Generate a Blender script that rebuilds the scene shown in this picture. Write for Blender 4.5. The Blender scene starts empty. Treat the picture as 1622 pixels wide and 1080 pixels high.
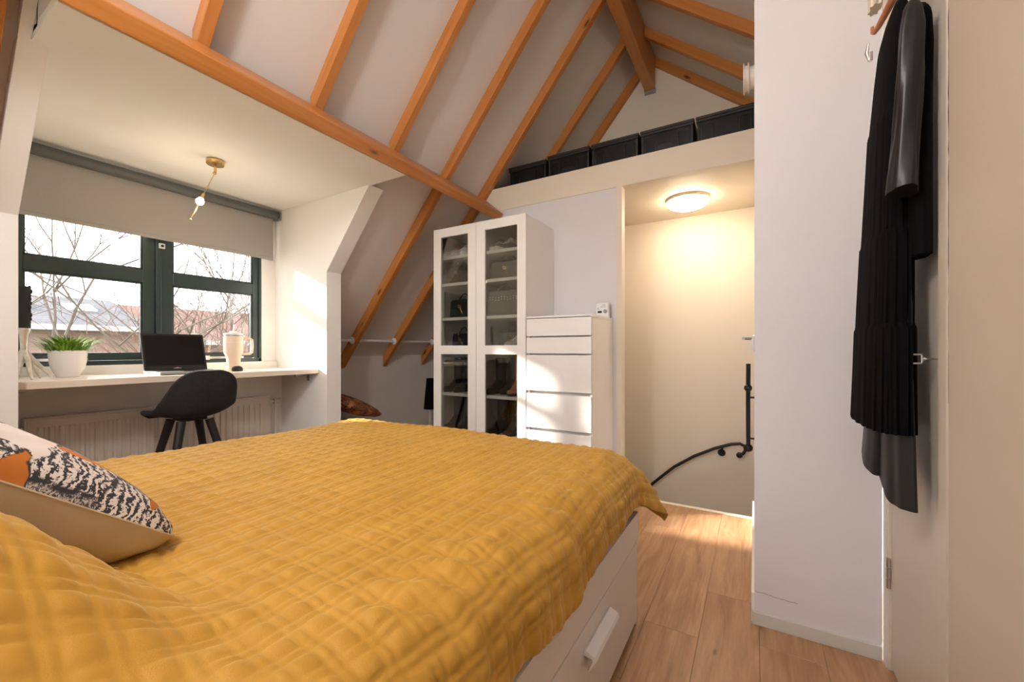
import bpy, bmesh, math, random
import numpy as np
from mathutils import Vector, Matrix, Euler, noise

random.seed(7)
S = bpy.context.scene
COL = S.collection
PI = math.pi

# ------------------------------------------------------------------ camera, world, sun, exposure
H = 1.015
cam = bpy.data.cameras.new('camera')
cam.sensor_width = 36.0
cam.lens = 36.0 * 650.0 / 1622.0
cam.shift_y = 13.0 / 1622.0
cam.clip_start = 0.02
cam.clip_end = 300
cam_o = bpy.data.objects.new('camera', cam)
COL.objects.link(cam_o)
cam_o.location = (0, 0, H)
cam_o.rotation_euler = (PI / 2, 0, math.radians(30.57 - 90))
S.camera = cam_o

w = bpy.data.worlds.new('world')
S.world = w
w.use_nodes = True
bg = w.node_tree.nodes['Background']
bg.inputs[0].default_value = (0.93, 0.96, 1.0, 1)
bg.inputs[1].default_value = 2.7

sun = bpy.data.lights.new('sun', 'SUN')
sun.energy = 10.0
sun.color = (1.0, 0.93, 0.82)
sun.angle = math.radians(2.6)
sun_o = bpy.data.objects.new('sun', sun)
COL.objects.link(sun_o)
sun_o.rotation_euler = Vector((0.60, -1.0, -0.425)).to_track_quat('-Z', 'Y').to_euler()

# light portal in the dormer window opening (only guides the sampling of the sky)
pl = bpy.data.lights.new('window_portal', 'AREA')
pl.shape = 'RECTANGLE'
pl.size = 1.2
pl.size_y = 0.98
pl.cycles.is_portal = True
po = bpy.data.objects.new('window_portal', pl)
COL.objects.link(po)
po.location = (1.08, 3.30, 1.42)
po.rotation_euler = Vector((0, -1, 0)).to_track_quat('-Z', 'Y').to_euler()
pl2 = pl.copy()
pl2.size = 1.4
pl2.size_y = 1.2
po2 = bpy.data.objects.new('window_portal', pl2)
COL.objects.link(po2)
po2.location = (-1.0, 1.35, 1.6)
po2.rotation_euler = Vector((1, 0, 0)).to_track_quat('-Z', 'Y').to_euler()

S.view_settings.view_transform = 'Standard'
S.view_settings.look = 'None'
S.view_settings.gamma = 1.0
S.view_settings.use_curve_mapping = False
S.view_settings.exposure = 1.15


# ------------------------------------------------------------------ materials
def srgb(r, g, b):
    def f(c):
        c /= 255.0
        return c / 12.92 if c <= 0.04045 else ((c + 0.055) / 1.055) ** 2.4
    return (f(r), f(g), f(b), 1)


class N:
    """tiny helper for node trees"""
    def __init__(self, name):
        self.m = bpy.data.materials.new(name)
        self.m.use_nodes = True
        self.t = self.m.node_tree
        self.p = self.t.nodes['Principled BSDF']
        self.out = self.t.nodes['Material Output']

    def n(self, typ, **kw):
        x = self.t.nodes.new(typ)
        for k, v in kw.items():
            if k.startswith('i_'):
                key = k[2:]
                x.inputs[int(key) if key.isdigit() else key.replace('_', ' ')].default_value = v
            else:
                setattr(x, k, v)
        return x

    def l(self, a, b):
        self.t.links.new(a, b)

    def coord(self, scale=(1, 1, 1), rot=(0, 0, 0), loc=(0, 0, 0), kind='Object'):
        tc = self.n('ShaderNodeTexCoord')
        mp = self.n('ShaderNodeMapping')
        mp.inputs['Scale'].default_value = scale
        mp.inputs['Rotation'].default_value = rot
        mp.inputs['Location'].default_value = loc
        self.l(tc.outputs[kind], mp.inputs['Vector'])
        return mp.outputs[0]

    def noise(self, vec, scale, detail=4, rough=0.55, dist=0.0):
        x = self.n('ShaderNodeTexNoise')
        x.inputs['Scale'].default_value = scale
        x.inputs['Detail'].default_value = detail
        x.inputs['Roughness'].default_value = rough
        x.inputs['Distortion'].default_value = dist
        if vec is not None:
            self.l(vec, x.inputs['Vector'])
        return x.outputs['Fac']

    def ramp(self, fac, stops, interp='LINEAR'):
        x = self.n('ShaderNodeValToRGB')
        cr = x.color_ramp
        cr.interpolation = interp
        while len(cr.elements) < len(stops):
            cr.elements.new(0.5)
        for e, (p, c) in zip(cr.elements, stops):
            e.position = p
            e.color = c if isinstance(c, tuple) else (c, c, c, 1)
        self.l(fac, x.inputs[0])
        return x.outputs[0]

    def mix(self, fac, a, b, mode='MIX'):
        x = self.n('ShaderNodeMix', data_type='RGBA', blend_type=mode)
        for s, v in ((0, fac), (6, a), (7, b)):
            if hasattr(v, 'is_linked') or hasattr(v, 'links'):
                self.l(v, x.inputs[s])
            else:
                x.inputs[s].default_value = v
        return x.outputs[2]

    def bump(self, h, strength=0.2, dist=0.002):
        x = self.n('ShaderNodeBump')
        x.inputs['Strength'].default_value = strength
        x.inputs['Distance'].default_value = dist
        self.l(h, x.inputs['Height'])
        self.l(x.outputs[0], self.p.inputs['Normal'])


def plain(name, col, rough=0.5, metal=0.0, spec=0.5, noise_amt=0.04, nscale=12, bump=0.0, bscale=200, coat=0.0):
    a = N(name)
    v = a.coord()
    f = a.noise(v, nscale, 3)
    c2 = tuple(max(0, x * (1 - noise_amt * 2)) for x in col[:3]) + (1,)
    c1 = tuple(min(1, x * (1 + noise_amt)) for x in col[:3]) + (1,)
    a.l(a.ramp(f, [(0.3, c2), (0.7, c1)]), a.p.inputs['Base Color'])
    a.p.inputs['Roughness'].default_value = rough
    a.p.inputs['Metallic'].default_value = metal
    a.p.inputs['Specular IOR Level'].default_value = spec
    a.p.inputs['Coat Weight'].default_value = coat
    if bump:
        a.bump(a.noise(v, bscale, 4), bump, 0.001)
    return a.m


M = {}
M['wall'] = plain('wall_paint', srgb(226, 222, 219), 0.8, noise_amt=0.008, nscale=2, bump=0.12, bscale=160)
M['wall_cool'] = plain('cool_white_wall', srgb(222, 219, 221), 0.8, noise_amt=0.008, nscale=2, bump=0.12, bscale=160)
M['cream'] = plain('cream_paint', srgb(228, 217, 198), 0.6, noise_amt=0.01, nscale=3, bump=0.05)
M['plaster'] = plain('slope_board', srgb(222, 216, 212), 0.85, noise_amt=0.012, nscale=1.5, bump=0.1)
M['dormer'] = plain('dormer_white', srgb(243, 240, 235), 0.75, noise_amt=0.006, nscale=2, bump=0.08)
M['white_gloss'] = plain('white_lacquer', srgb(238, 235, 230), 0.32, noise_amt=0.004)
M['bed_white'] = plain('bed_foil', srgb(230, 226, 220), 0.42, noise_amt=0.004)
M['handle_white'] = plain('handle_white', srgb(240, 240, 241), 0.35, noise_amt=0.003)
M['gable_paint'] = plain('gable_paint', srgb(232, 222, 206), 0.8, noise_amt=0.008, nscale=2, bump=0.1, bscale=160)
M['door_cream'] = plain('door_cream', srgb(214, 203, 186), 0.42, noise_amt=0.01, nscale=2)
M['panel_beige'] = plain('panel_beige', srgb(205, 190, 172), 0.5, noise_amt=0.01, nscale=2)
M['strip'] = plain('grey_strip', srgb(205, 203, 206), 0.45, noise_amt=0.01)
M['baseboard'] = plain('baseboard', srgb(205, 203, 196), 0.5, noise_amt=0.01)
M['black'] = plain('black_iron', (0.008, 0.008, 0.009, 1), 0.45, noise_amt=0.1)
M['dark'] = plain('dark_void', (0.02, 0.018, 0.016, 1), 0.8)
M['green'] = plain('window_green', (0.026, 0.048, 0.045, 1), 0.35, noise_amt=0.06, coat=0.2)
M['blind_box'] = plain('blind_cassette', srgb(92, 96, 96), 0.45)
M['chrome'] = plain('chrome', (0.7, 0.7, 0.71, 1), 0.22, metal=1.0)
M['steel'] = plain('grey_steel', (0.35, 0.36, 0.38, 1), 0.4, metal=0.9)
M['brass'] = plain('brass', (0.72, 0.50, 0.22, 1), 0.25, metal=1.0)
M['antler'] = plain('antler_metal', (0.80, 0.78, 0.74, 1), 0.3, metal=0.75, noise_amt=0.12, nscale=30)
M['candle'] = plain('black_wax', (0.018, 0.019, 0.022, 1), 0.6)
M['ceramic'] = plain('white_ceramic', srgb(240, 238, 238), 0.25, noise_amt=0.004)
M['desk_edge'] = plain('desk_top', srgb(235, 222, 204), 0.4, noise_amt=0.02, nscale=4)
M['radiator'] = plain('radiator_enamel', srgb(216, 206, 194), 0.4, noise_amt=0.005)
M['tumbler'] = plain('tumbler_cream', srgb(232, 208, 186), 0.4, noise_amt=0.01)
M['tumbler_light'] = plain('tumbler_lid', srgb(240, 232, 224), 0.35)
M['screen'] = plain('screen_black', (0.006, 0.006, 0.007, 1), 0.15)
M['laptop'] = plain('laptop_black', (0.012, 0.012, 0.013, 1), 0.4)
M['laptop_grey'] = plain('laptop_grey', srgb(170, 168, 168), 0.35, metal=0.5)
M['keys'] = plain('key_black', (0.01, 0.01, 0.01, 1), 0.5)
M['rubber'] = plain('rubber', (0.008, 0.008, 0.008, 1), 0.6)
M['chair'] = plain('chair_fabric', (0.022, 0.021, 0.022, 1), 0.85, noise_amt=0.15, nscale=60, bump=0.3, bscale=500)
M['chair_leg'] = plain('black_wood_leg', (0.007, 0.007, 0.007, 1), 0.5, noise_amt=0.1)
M['hanger'] = plain('hanger_wood', srgb(190, 118, 75), 0.45, noise_amt=0.1, nscale=20)
M['cream_cloth'] = plain('cream_cloth', srgb(222, 214, 196), 0.9, noise_amt=0.02)
M['white_shoe'] = plain('white_leather', srgb(220, 212, 208), 0.5)
M['pink'] = plain('pink_leather', srgb(200, 140, 140), 0.5)
M['grey_shoe'] = plain('grey_suede', srgb(120, 112, 106), 0.8, noise_amt=0.08, nscale=40)
M['tan'] = plain('tan_suede', srgb(196, 122, 76), 0.75, noise_amt=0.05, nscale=30)
M['brown_bag'] = plain('brown_bag', srgb(82, 64, 52), 0.6, noise_amt=0.35, nscale=90)
M['olive'] = plain('olive_back', srgb(120, 114, 102), 0.8, noise_amt=0.03, nscale=3)
M['black_leather'] = plain('black_leather', (0.008, 0.008, 0.009, 1), 0.38, noise_amt=0.15, nscale=30, bump=0.2, bscale=300)
M['skirt_leather'] = plain('skirt_leather', (0.010, 0.0095, 0.009, 1), 0.48, noise_amt=0.1, nscale=10, bump=0.2, bscale=60)
M['black_cloth'] = plain('black_cloth', (0.0032, 0.0032, 0.0036, 1), 0.95, spec=0.12, noise_amt=0.1, nscale=40, bump=0.2, bscale=400)
M['soil'] = plain('soil', (0.03, 0.02, 0.012, 1), 0.95)
M['house_white'] = plain('house_white', srgb(190, 188, 186), 0.7)
M['bark'] = plain('bark', srgb(88, 78, 68), 0.9, noise_amt=0.1, nscale=6)
M['bark_red'] = plain('twig_red', srgb(106, 78, 66), 0.9, noise_amt=0.1, nscale=6)
M['lawn'] = plain('lawn', srgb(120, 125, 95), 0.95, noise_amt=0.2, nscale=0.5)
M['switch'] = plain('switch_white', srgb(232, 232, 230), 0.35)
M['grey_print'] = plain('grey_print', srgb(140, 142, 150), 0.5)
M['gold'] = plain('gold', (0.8, 0.62, 0.35, 1), 0.25, metal=1.0)


def wood(name, rot, base, dark, light):
    a = N(name)
    v = a.coord(scale=(1.2, 22, 22), rot=rot)
    g = a.noise(v, 1.6, 6, 0.62, 0.35)
    v2 = a.coord(scale=(0.6, 5, 5), rot=rot)
    g2 = a.noise(v2, 1.3, 3, 0.5, 0.8)
    c = a.ramp(g, [(0.25, dark), (0.5, base), (0.78, light)])
    c = a.mix(a.ramp(g2, [(0.35, 0.0), (0.75, 0.55)]), c, base)
    vo = a.n('ShaderNodeTexVoronoi')
    vo.inputs['Scale'].default_value = 1.0
    a.l(a.coord(scale=(2.6, 7.5, 7.5), rot=rot), vo.inputs['Vector'])
    kn = a.ramp(vo.outputs['Distance'], [(0.05, 1.0), (0.085, 0.45), (0.13, 0.0)])
    c = a.mix(kn, c, (0.075, 0.022, 0.006, 1))
    a.l(c, a.p.inputs['Base Color'])
    a.p.inputs['Roughness'].default_value = 0.38
    a.bump(g, 0.15, 0.001)
    return a.m


WB, WD, WL = (0.53, 0.205, 0.048, 1), (0.41, 0.135, 0.026, 1), (0.63, 0.28, 0.085, 1)
M['pine_x'] = wood('pine_along', (0, 0, 0), WB, WD, WL)
ang = math.atan(1.19)
M['pine_l'] = wood('pine_left_slope', (ang, 0, PI / 2), WB, WD, WL)
M['pine_l'].node_tree.nodes  # keep
def wood_slope(name, tan_):
    """grain running along a slope in the YZ plane: project position on the slope direction"""
    a = N(name)
    tc = a.n('ShaderNodeTexCoord')
    L = math.hypot(1, tan_)
    def dot(vx):
        d = a.n('ShaderNodeVectorMath', operation='DOT_PRODUCT')
        a.l(tc.outputs['Object'], d.inputs[0])
        d.inputs[1].default_value = vx
        return d.outputs['Value']
    along = dot((0, 1 / L, tan_ / L))
    acr = dot((0, -tan_ / L, 1 / L))
    ax = dot((1, 0, 0))
    oi = a.n('ShaderNodeObjectInfo')
    def comb(sa, sb, off=0.0):
        m1 = a.n('ShaderNodeMath', operation='MULTIPLY_ADD'); a.l(oi.outputs['Random'], m1.inputs[0]); m1.inputs[1].default_value = 37.0
        ma = a.n('ShaderNodeMath', operation='MULTIPLY'); a.l(along, ma.inputs[0]); ma.inputs[1].default_value = sa
        a.l(ma.outputs[0], m1.inputs[2])
        mb = a.n('ShaderNodeMath', operation='MULTIPLY'); a.l(acr, mb.inputs[0]); mb.inputs[1].default_value = sb
        mc = a.n('ShaderNodeMath', operation='MULTIPLY'); a.l(ax, mc.inputs[0]); mc.inputs[1].default_value = sb
        c = a.n('ShaderNodeCombineXYZ')
        a.l(m1.outputs[0], c.inputs[0]); a.l(mb.outputs[0], c.inputs[1]); a.l(mc.outputs[0], c.inputs[2])
        return c.outputs[0]
    g = a.noise(comb(1.2, 22), 1.6, 6, 0.62, 0.35)
    g2 = a.noise(comb(0.6, 5), 1.3, 3, 0.5, 0.8)
    c = a.ramp(g, [(0.25, WD), (0.5, WB), (0.78, WL)])
    c = a.mix(a.ramp(g2, [(0.35, 0.0), (0.75, 0.55)]), c, WB)
    vo = a.n('ShaderNodeTexVoronoi')
    vo.inputs['Scale'].default_value = 1.0
    a.l(comb(3.0, 9.0), vo.inputs['Vector'])
    kn = a.ramp(vo.outputs['Distance'], [(0.06, 1.0), (0.10, 0.45), (0.15, 0.0)])
    c = a.mix(kn, c, (0.085, 0.024, 0.006, 1))
    a.l(c, a.p.inputs['Base Color'])
    a.p.inputs['Roughness'].default_value = 0.38
    a.bump(g, 0.15, 0.001)
    return a.m
M['pine_l'] = wood_slope('pine_rafter_window_side', -1.19)
M['pine_r'] = wood_slope('pine_rafter_far_side', 0.82)


def floor_mat():
    a = N('oak_plank')
    oi = a.n('ShaderNodeObjectInfo')
    tc = a.n('ShaderNodeTexCoord')
    ad = a.n('ShaderNodeVectorMath', operation='MULTIPLY_ADD')
    sc = a.n('ShaderNodeCombineXYZ')
    m1 = a.n('ShaderNodeMath', operation='MULTIPLY'); a.l(oi.outputs['Random'], m1.inputs[0]); m1.inputs[1].default_value = 31
    a.l(m1.outputs[0], sc.inputs[0]); a.l(m1.outputs[0], sc.inputs[2])
    a.l(tc.outputs['Object'], ad.inputs[0])
    ad.inputs[1].default_value = (1.5, 14, 14)
    a.l(sc.outputs[0], ad.inputs[2])
    g = a.noise(ad.outputs[0], 1.7, 7, 0.6, 0.9)
    base = a.ramp(g, [(0.22, srgb(148, 108, 74)), (0.45, srgb(180, 140, 104)), (0.62, srgb(194, 156, 120)), (0.85, srgb(208, 174, 140))])
    ad2 = a.n('ShaderNodeVectorMath', operation='MULTIPLY_ADD')
    a.l(tc.outputs['Object'], ad2.inputs[0]); ad2.inputs[1].default_value = (3, 60, 60); a.l(sc.outputs[0], ad2.inputs[2])
    g2 = a.noise(ad2.outputs[0], 2.2, 3, 0.6)
    fine = a.ramp(g2, [(0.3, 0.86), (0.6, 1.0)])
    c = a.mix(1.0, base, fine, 'MULTIPLY')
    tint = a.ramp(oi.outputs['Random'], [(0.0, srgb(236, 228, 222)), (0.5, srgb(255, 250, 244)), (1.0, srgb(245, 232, 220))])
    c = a.mix(1.0, c, tint, 'MULTIPLY')
    vo = a.n('ShaderNodeTexVoronoi')
    vo.inputs['Scale'].default_value = 1.0
    ad3 = a.n('ShaderNodeVectorMath', operation='MULTIPLY_ADD')
    a.l(tc.outputs['Object'], ad3.inputs[0]); ad3.inputs[1].default_value = (4, 13, 13); a.l(sc.outputs[0], ad3.inputs[2])
    a.l(ad3.outputs[0], vo.inputs['Vector'])
    kn = a.ramp(vo.outputs['Distance'], [(0.03, 0.7), (0.07, 0.25), (0.11, 0.0)])
    c = a.mix(kn, c, srgb(105, 68, 45))
    a.l(c, a.p.inputs['Base Color'])
    a.p.inputs['Roughness'].default_value = 0.42
    a.bump(g2, 0.08, 0.0006)
    return a.m
M['floor'] = floor_mat()


def quilt_mat():
    a = N('mustard_velvet')
    v = a.coord()
    f = a.noise(v, 7, 4, 0.6)
    c = a.ramp(f, [(0.3, (0.45, 0.232, 0.027, 1)), (0.7, (0.56, 0.305, 0.043, 1))])
    a.l(c, a.p.inputs['Base Color'])
    a.p.inputs['Roughness'].default_value = 0.62
    a.p.inputs['Specular IOR Level'].default_value = 0.35
    a.p.inputs['Sheen Weight'].default_value = 0.55
    a.p.inputs['Sheen Roughness'].default_value = 0.35
    a.p.inputs['Sheen Tint'].default_value = (1.0, 0.74, 0.32, 1)
    mx = a.n('ShaderNodeMath', operation='ADD')
    a.l(a.noise(v, 45, 4, 0.6, 0.6), mx.inputs[0])
    a.l(a.noise(v, 500, 2), mx.inputs[1])
    a.bump(mx.outputs[0], 0.22, 0.002)
    return a.m
M['quilt'] = quilt_mat()


def blind_mat():
    a = N('blind_fabric')
    v = a.coord(scale=(1, 1, 1))
    f = a.noise(v, 420, 2)
    a.l(a.ramp(f, [(0.3, srgb(156, 152, 148)), (0.7, srgb(180, 176, 171))]), a.p.inputs['Base Color'])
    a.p.inputs['Roughness'].default_value = 0.9
    a.bump(f, 0.3, 0.0006)
    return a.m
M['blind'] = blind_mat()


def print_mat(name, ground, orange, ink, scale=1.0, strokes_or=None):
    """cream cushion print: brushed orange shapes and black feather strokes"""
    a = N(name)
    v = a.coord(scale=(scale, scale, scale))
    # big organic cells choose ground / leaf / orange
    wv = a.noise(v, 5.0, 3, 0.5, 0.4)
    vo = a.n('ShaderNodeTexVoronoi')
    vo.inputs['Scale'].default_value = 9.5
    vm = a.n('ShaderNodeVectorMath', operation='MULTIPLY_ADD')
    cb = a.n('ShaderNodeCombineXYZ')
    cb2 = a.n('ShaderNodeCombineXYZ')
    wv2 = a.noise(v, 14.0, 4, 0.6)
    a.l(wv2, cb2.inputs[0]); a.l(a.noise(v, 19.0, 4, 0.6), cb2.inputs[1])
    a.l(wv, cb.inputs[0]); a.l(wv, cb.inputs[1])
    a.l(cb.outputs[0], vm.inputs[0]); vm.inputs[1].default_value = (0.35, 0.22, 0)
    a.l(v, vm.inputs[2])
    a.l(vm.outputs[0], vo.inputs['Vector'])
    sep = a.n('ShaderNodeSeparateColor')
    a.l(vo.outputs['Color'], sep.inputs[0])
    is_or = a.ramp(sep.outputs[0], [(0.0, 0.0), (0.80, 1.0)], 'CONSTANT')
    is_str = a.ramp(sep.outputs[1], [(0.0, 1.0), (0.52, 0.0)], 'CONSTANT')
    is_dot = a.ramp(sep.outputs[2], [(0.0, 0.0), (0.80, 1.0)], 'CONSTANT')
    # feather strokes
    wa = a.n('ShaderNodeTexWave')
    wa.inputs['Scale'].default_value = 21.0
    wa.inputs['Distortion'].default_value = 14.0
    wa.inputs['Detail'].default_value = 5.0
    wa.inputs['Detail Scale'].default_value = 1.6
    wa.inputs['Detail Roughness'].default_value = 0.75
    a.l(v, wa.inputs['Vector'])
    strokes = a.ramp(wa.outputs['Fac'], [(0.42, 1.0), (0.52, 0.0)])
    fine = a.noise(v, 160, 3, 0.8, 2.0)
    specks = a.ramp(fine, [(0.47, 1.0), (0.53, 0.0)])
    mm = a.n('ShaderNodeMath', operation='MULTIPLY'); a.l(strokes, mm.inputs[0]); a.l(is_str, mm.inputs[1])
    m2 = a.n('ShaderNodeMath', operation='MULTIPLY'); a.l(specks, m2.inputs[0]); a.l(is_dot, m2.inputs[1])
    edge = a.n('ShaderNodeTexVoronoi', feature='DISTANCE_TO_EDGE')
    edge.inputs['Scale'].default_value = 9.5
    a.l(vm.outputs[0], edge.inputs['Vector'])
    outl = a.ramp(edge.outputs['Distance'], [(0.02, 1.0), (0.05, 0.0)])
    m3 = a.n('ShaderNodeMath', operation='MULTIPLY'); a.l(outl, m3.inputs[0]); a.l(a.ramp(a.noise(v, 60, 3, 0.7), [(0.45, 0.0), (0.5, 1.0)]), m3.inputs[1])
    c = a.mix(is_dot, ground, tuple(x * 0.72 for x in ground[:3]) + (1,))
    c = a.mix(mm.outputs[0], c, ink)
    c = a.mix(m2.outputs[0], c, ink)
    streak = a.ramp(a.noise(a.coord(scale=(3, 24, 1)), 5, 4), [(0.3, tuple(x * 0.8 for x in orange[:3]) + (1,)), (0.7, orange)])
    c = a.mix(is_or, c, streak)
    for (ox, oy, rx_, ry_, ra) in (strokes_or or []):
        m1 = a.n('ShaderNodeVectorMath', operation='MULTIPLY_ADD')
        a.l(cb2.outputs[0], m1.inputs[0]); m1.inputs[1].default_value = (0.05, 0.05, 0); a.l(a.coord(), m1.inputs[2])
        mp = a.n('ShaderNodeMapping', vector_type='TEXTURE')
        mp.inputs['Location'].default_value = (ox + 0.025, oy + 0.025, 0)
        mp.inputs['Rotation'].default_value = (0, 0, ra)
        mp.inputs['Scale'].default_value = (rx_, ry_, 1)
        a.l(m1.outputs[0], mp.inputs[0])
        fl2 = a.n('ShaderNodeVectorMath', operation='MULTIPLY'); a.l(mp.outputs[0], fl2.inputs[0]); fl2.inputs[1].default_value = (1, 1, 0)
        ln = a.n('ShaderNodeVectorMath', operation='LENGTH'); a.l(fl2.outputs[0], ln.inputs[0])
        c = a.mix(a.ramp(ln.outputs['Value'], [(0.93, 1.0), (0.97, 0.0)]), c, streak)
    c = a.mix(m3.outputs[0], c, ink)
    a.l(c, a.p.inputs['Base Color'])
    a.p.inputs['Roughness'].default_value = 0.9
    a.bump(a.noise(v, 700, 2), 0.3, 0.0008)
    return a.m
M['print'] = print_mat('cushion_print', srgb(226, 216, 208), srgb(206, 122, 46), srgb(52, 54, 60), 1.0,
                     [(0.055, -0.125, 0.052, 0.030, 0.3), (-0.01, -0.045, 0.105, 0.020, -0.15), (0.175, -0.185, 0.040, 0.010, 1.2), (0.205, -0.17, 0.035, 0.007, 1.3), (-0.12, -0.15, 0.05, 0.02, 0.2)])
M['print_tan'] = print_mat('tan_cushion_print', srgb(170, 104, 64), srgb(190, 112, 58), srgb(34, 32, 32), 1.3)
M['linen'] = plain('beige_linen', srgb(196, 178, 148), 0.9, noise_amt=0.04, nscale=6, bump=0.3, bscale=600)


def glass_mat(name, tint=(1, 1, 1, 1), refl=1.0):
    a = N(name)
    t = a.t
    t.nodes.remove(a.p)
    tr = a.n('ShaderNodeBsdfTransparent'); tr.inputs[0].default_value = tint
    gl = a.n('ShaderNodeBsdfGlossy'); gl.inputs['Roughness'].default_value = 0.01
    gl.inputs[0].default_value = (refl, refl, refl, 1)
    fr = a.n('ShaderNodeFresnel'); fr.inputs[0].default_value = 1.5
    mx = a.n('ShaderNodeMixShader')
    a.l(fr.outputs[0], mx.inputs[0]); a.l(tr.outputs[0], mx.inputs[1]); a.l(gl.outputs[0], mx.inputs[2])
    a.l(mx.outputs[0], a.out.inputs[0])
    return a.m
M['glass'] = glass_mat('window_glass')
M['cab_glass'] = glass_mat('cabinet_glass', (0.82, 0.82, 0.79, 1))


def smoky_mat():
    a = N('smoky_plastic')
    tr = a.n('ShaderNodeBsdfTransparent'); tr.inputs[0].default_value = (0.22, 0.22, 0.24, 1)
    a.p.inputs['Base Color'].default_value = (0.012, 0.013, 0.015, 1)
    a.p.inputs['Roughness'].default_value = 0.35
    mx = a.n('ShaderNodeMixShader'); mx.inputs[0].default_value = 0.55
    a.l(tr.outputs[0], mx.inputs[1]); a.l(a.p.outputs[0], mx.inputs[2])
    a.l(mx.outputs[0], a.out.inputs[0])
    return a.m
M['smoky'] = smoky_mat()
M['box_black'] = plain('black_plastic', (0.012, 0.013, 0.014, 1), 0.42)


def emit(name, col, st):
    a = N(name)
    a.p.inputs['Base Color'].default_value = col
    a.p.inputs['Emission Color'].default_value = col
    a.p.inputs['Emission Strength'].default_value = st
    return a.m
M['lamp_glow'] = emit('opal_lamp', (1.0, 0.80, 0.58, 1), 19.0)
M['bulb'] = emit('halogen', (1.0, 0.80, 0.55, 1), 30.0)
M['globe'] = emit('opal_fill_globe', (1.0, 0.96, 0.93, 1), 34.0)  # glow of the added, unseen globe that brightens the room


def leaf_mat():
    a = N('grass_leaf')
    v = a.coord()
    f = a.noise(v, 35, 2)
    a.l(a.ramp(f, [(0.3, srgb(70, 120, 22)), (0.55, srgb(130, 175, 40)), (0.75, srgb(200, 205, 90))]), a.p.inputs['Base Color'])
    a.p.inputs['Roughness'].default_value = 0.5
    a.p.inputs['Subsurface Weight'].default_value = 0.0
    return a.m
M['leaf'] = leaf_mat()


def brick_mat(name, c1, c2, mortar, scale=4.0):
    a = N(name)
    tc = a.n('ShaderNodeTexCoord')
    mp = a.n('ShaderNodeMapping'); mp.inputs['Rotation'].default_value = (PI / 2, 0, 0)
    a.l(tc.outputs['Object'], mp.inputs[0])
    b = a.n('ShaderNodeTexBrick')
    b.inputs['Color1'].default_value = c1; b.inputs['Color2'].default_value = c2; b.inputs['Mortar'].default_value = mortar
    b.inputs['Scale'].default_value = scale
    a.l(mp.outputs[0], b.inputs['Vector'])
    a.l(b.outputs[0], a.p.inputs['Base Color'])
    a.p.inputs['Roughness'].default_value = 0.9
    return a.m
M['brick'] = brick_mat('pale_brick', srgb(128, 102, 90), srgb(138, 112, 98), srgb(134, 124, 116))
M['brick_red'] = brick_mat('red_brick', srgb(126, 90, 76), srgb(134, 98, 84), srgb(132, 118, 108))
M['tiles'] = brick_mat('roof_tiles', srgb(70, 70, 74), srgb(84, 84, 88), srgb(54, 54, 58), 3.0)
M['tiles_red'] = brick_mat('roof_tiles_red', srgb(104, 76, 66), srgb(112, 84, 74), srgb(84, 60, 52), 3.0)


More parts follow.
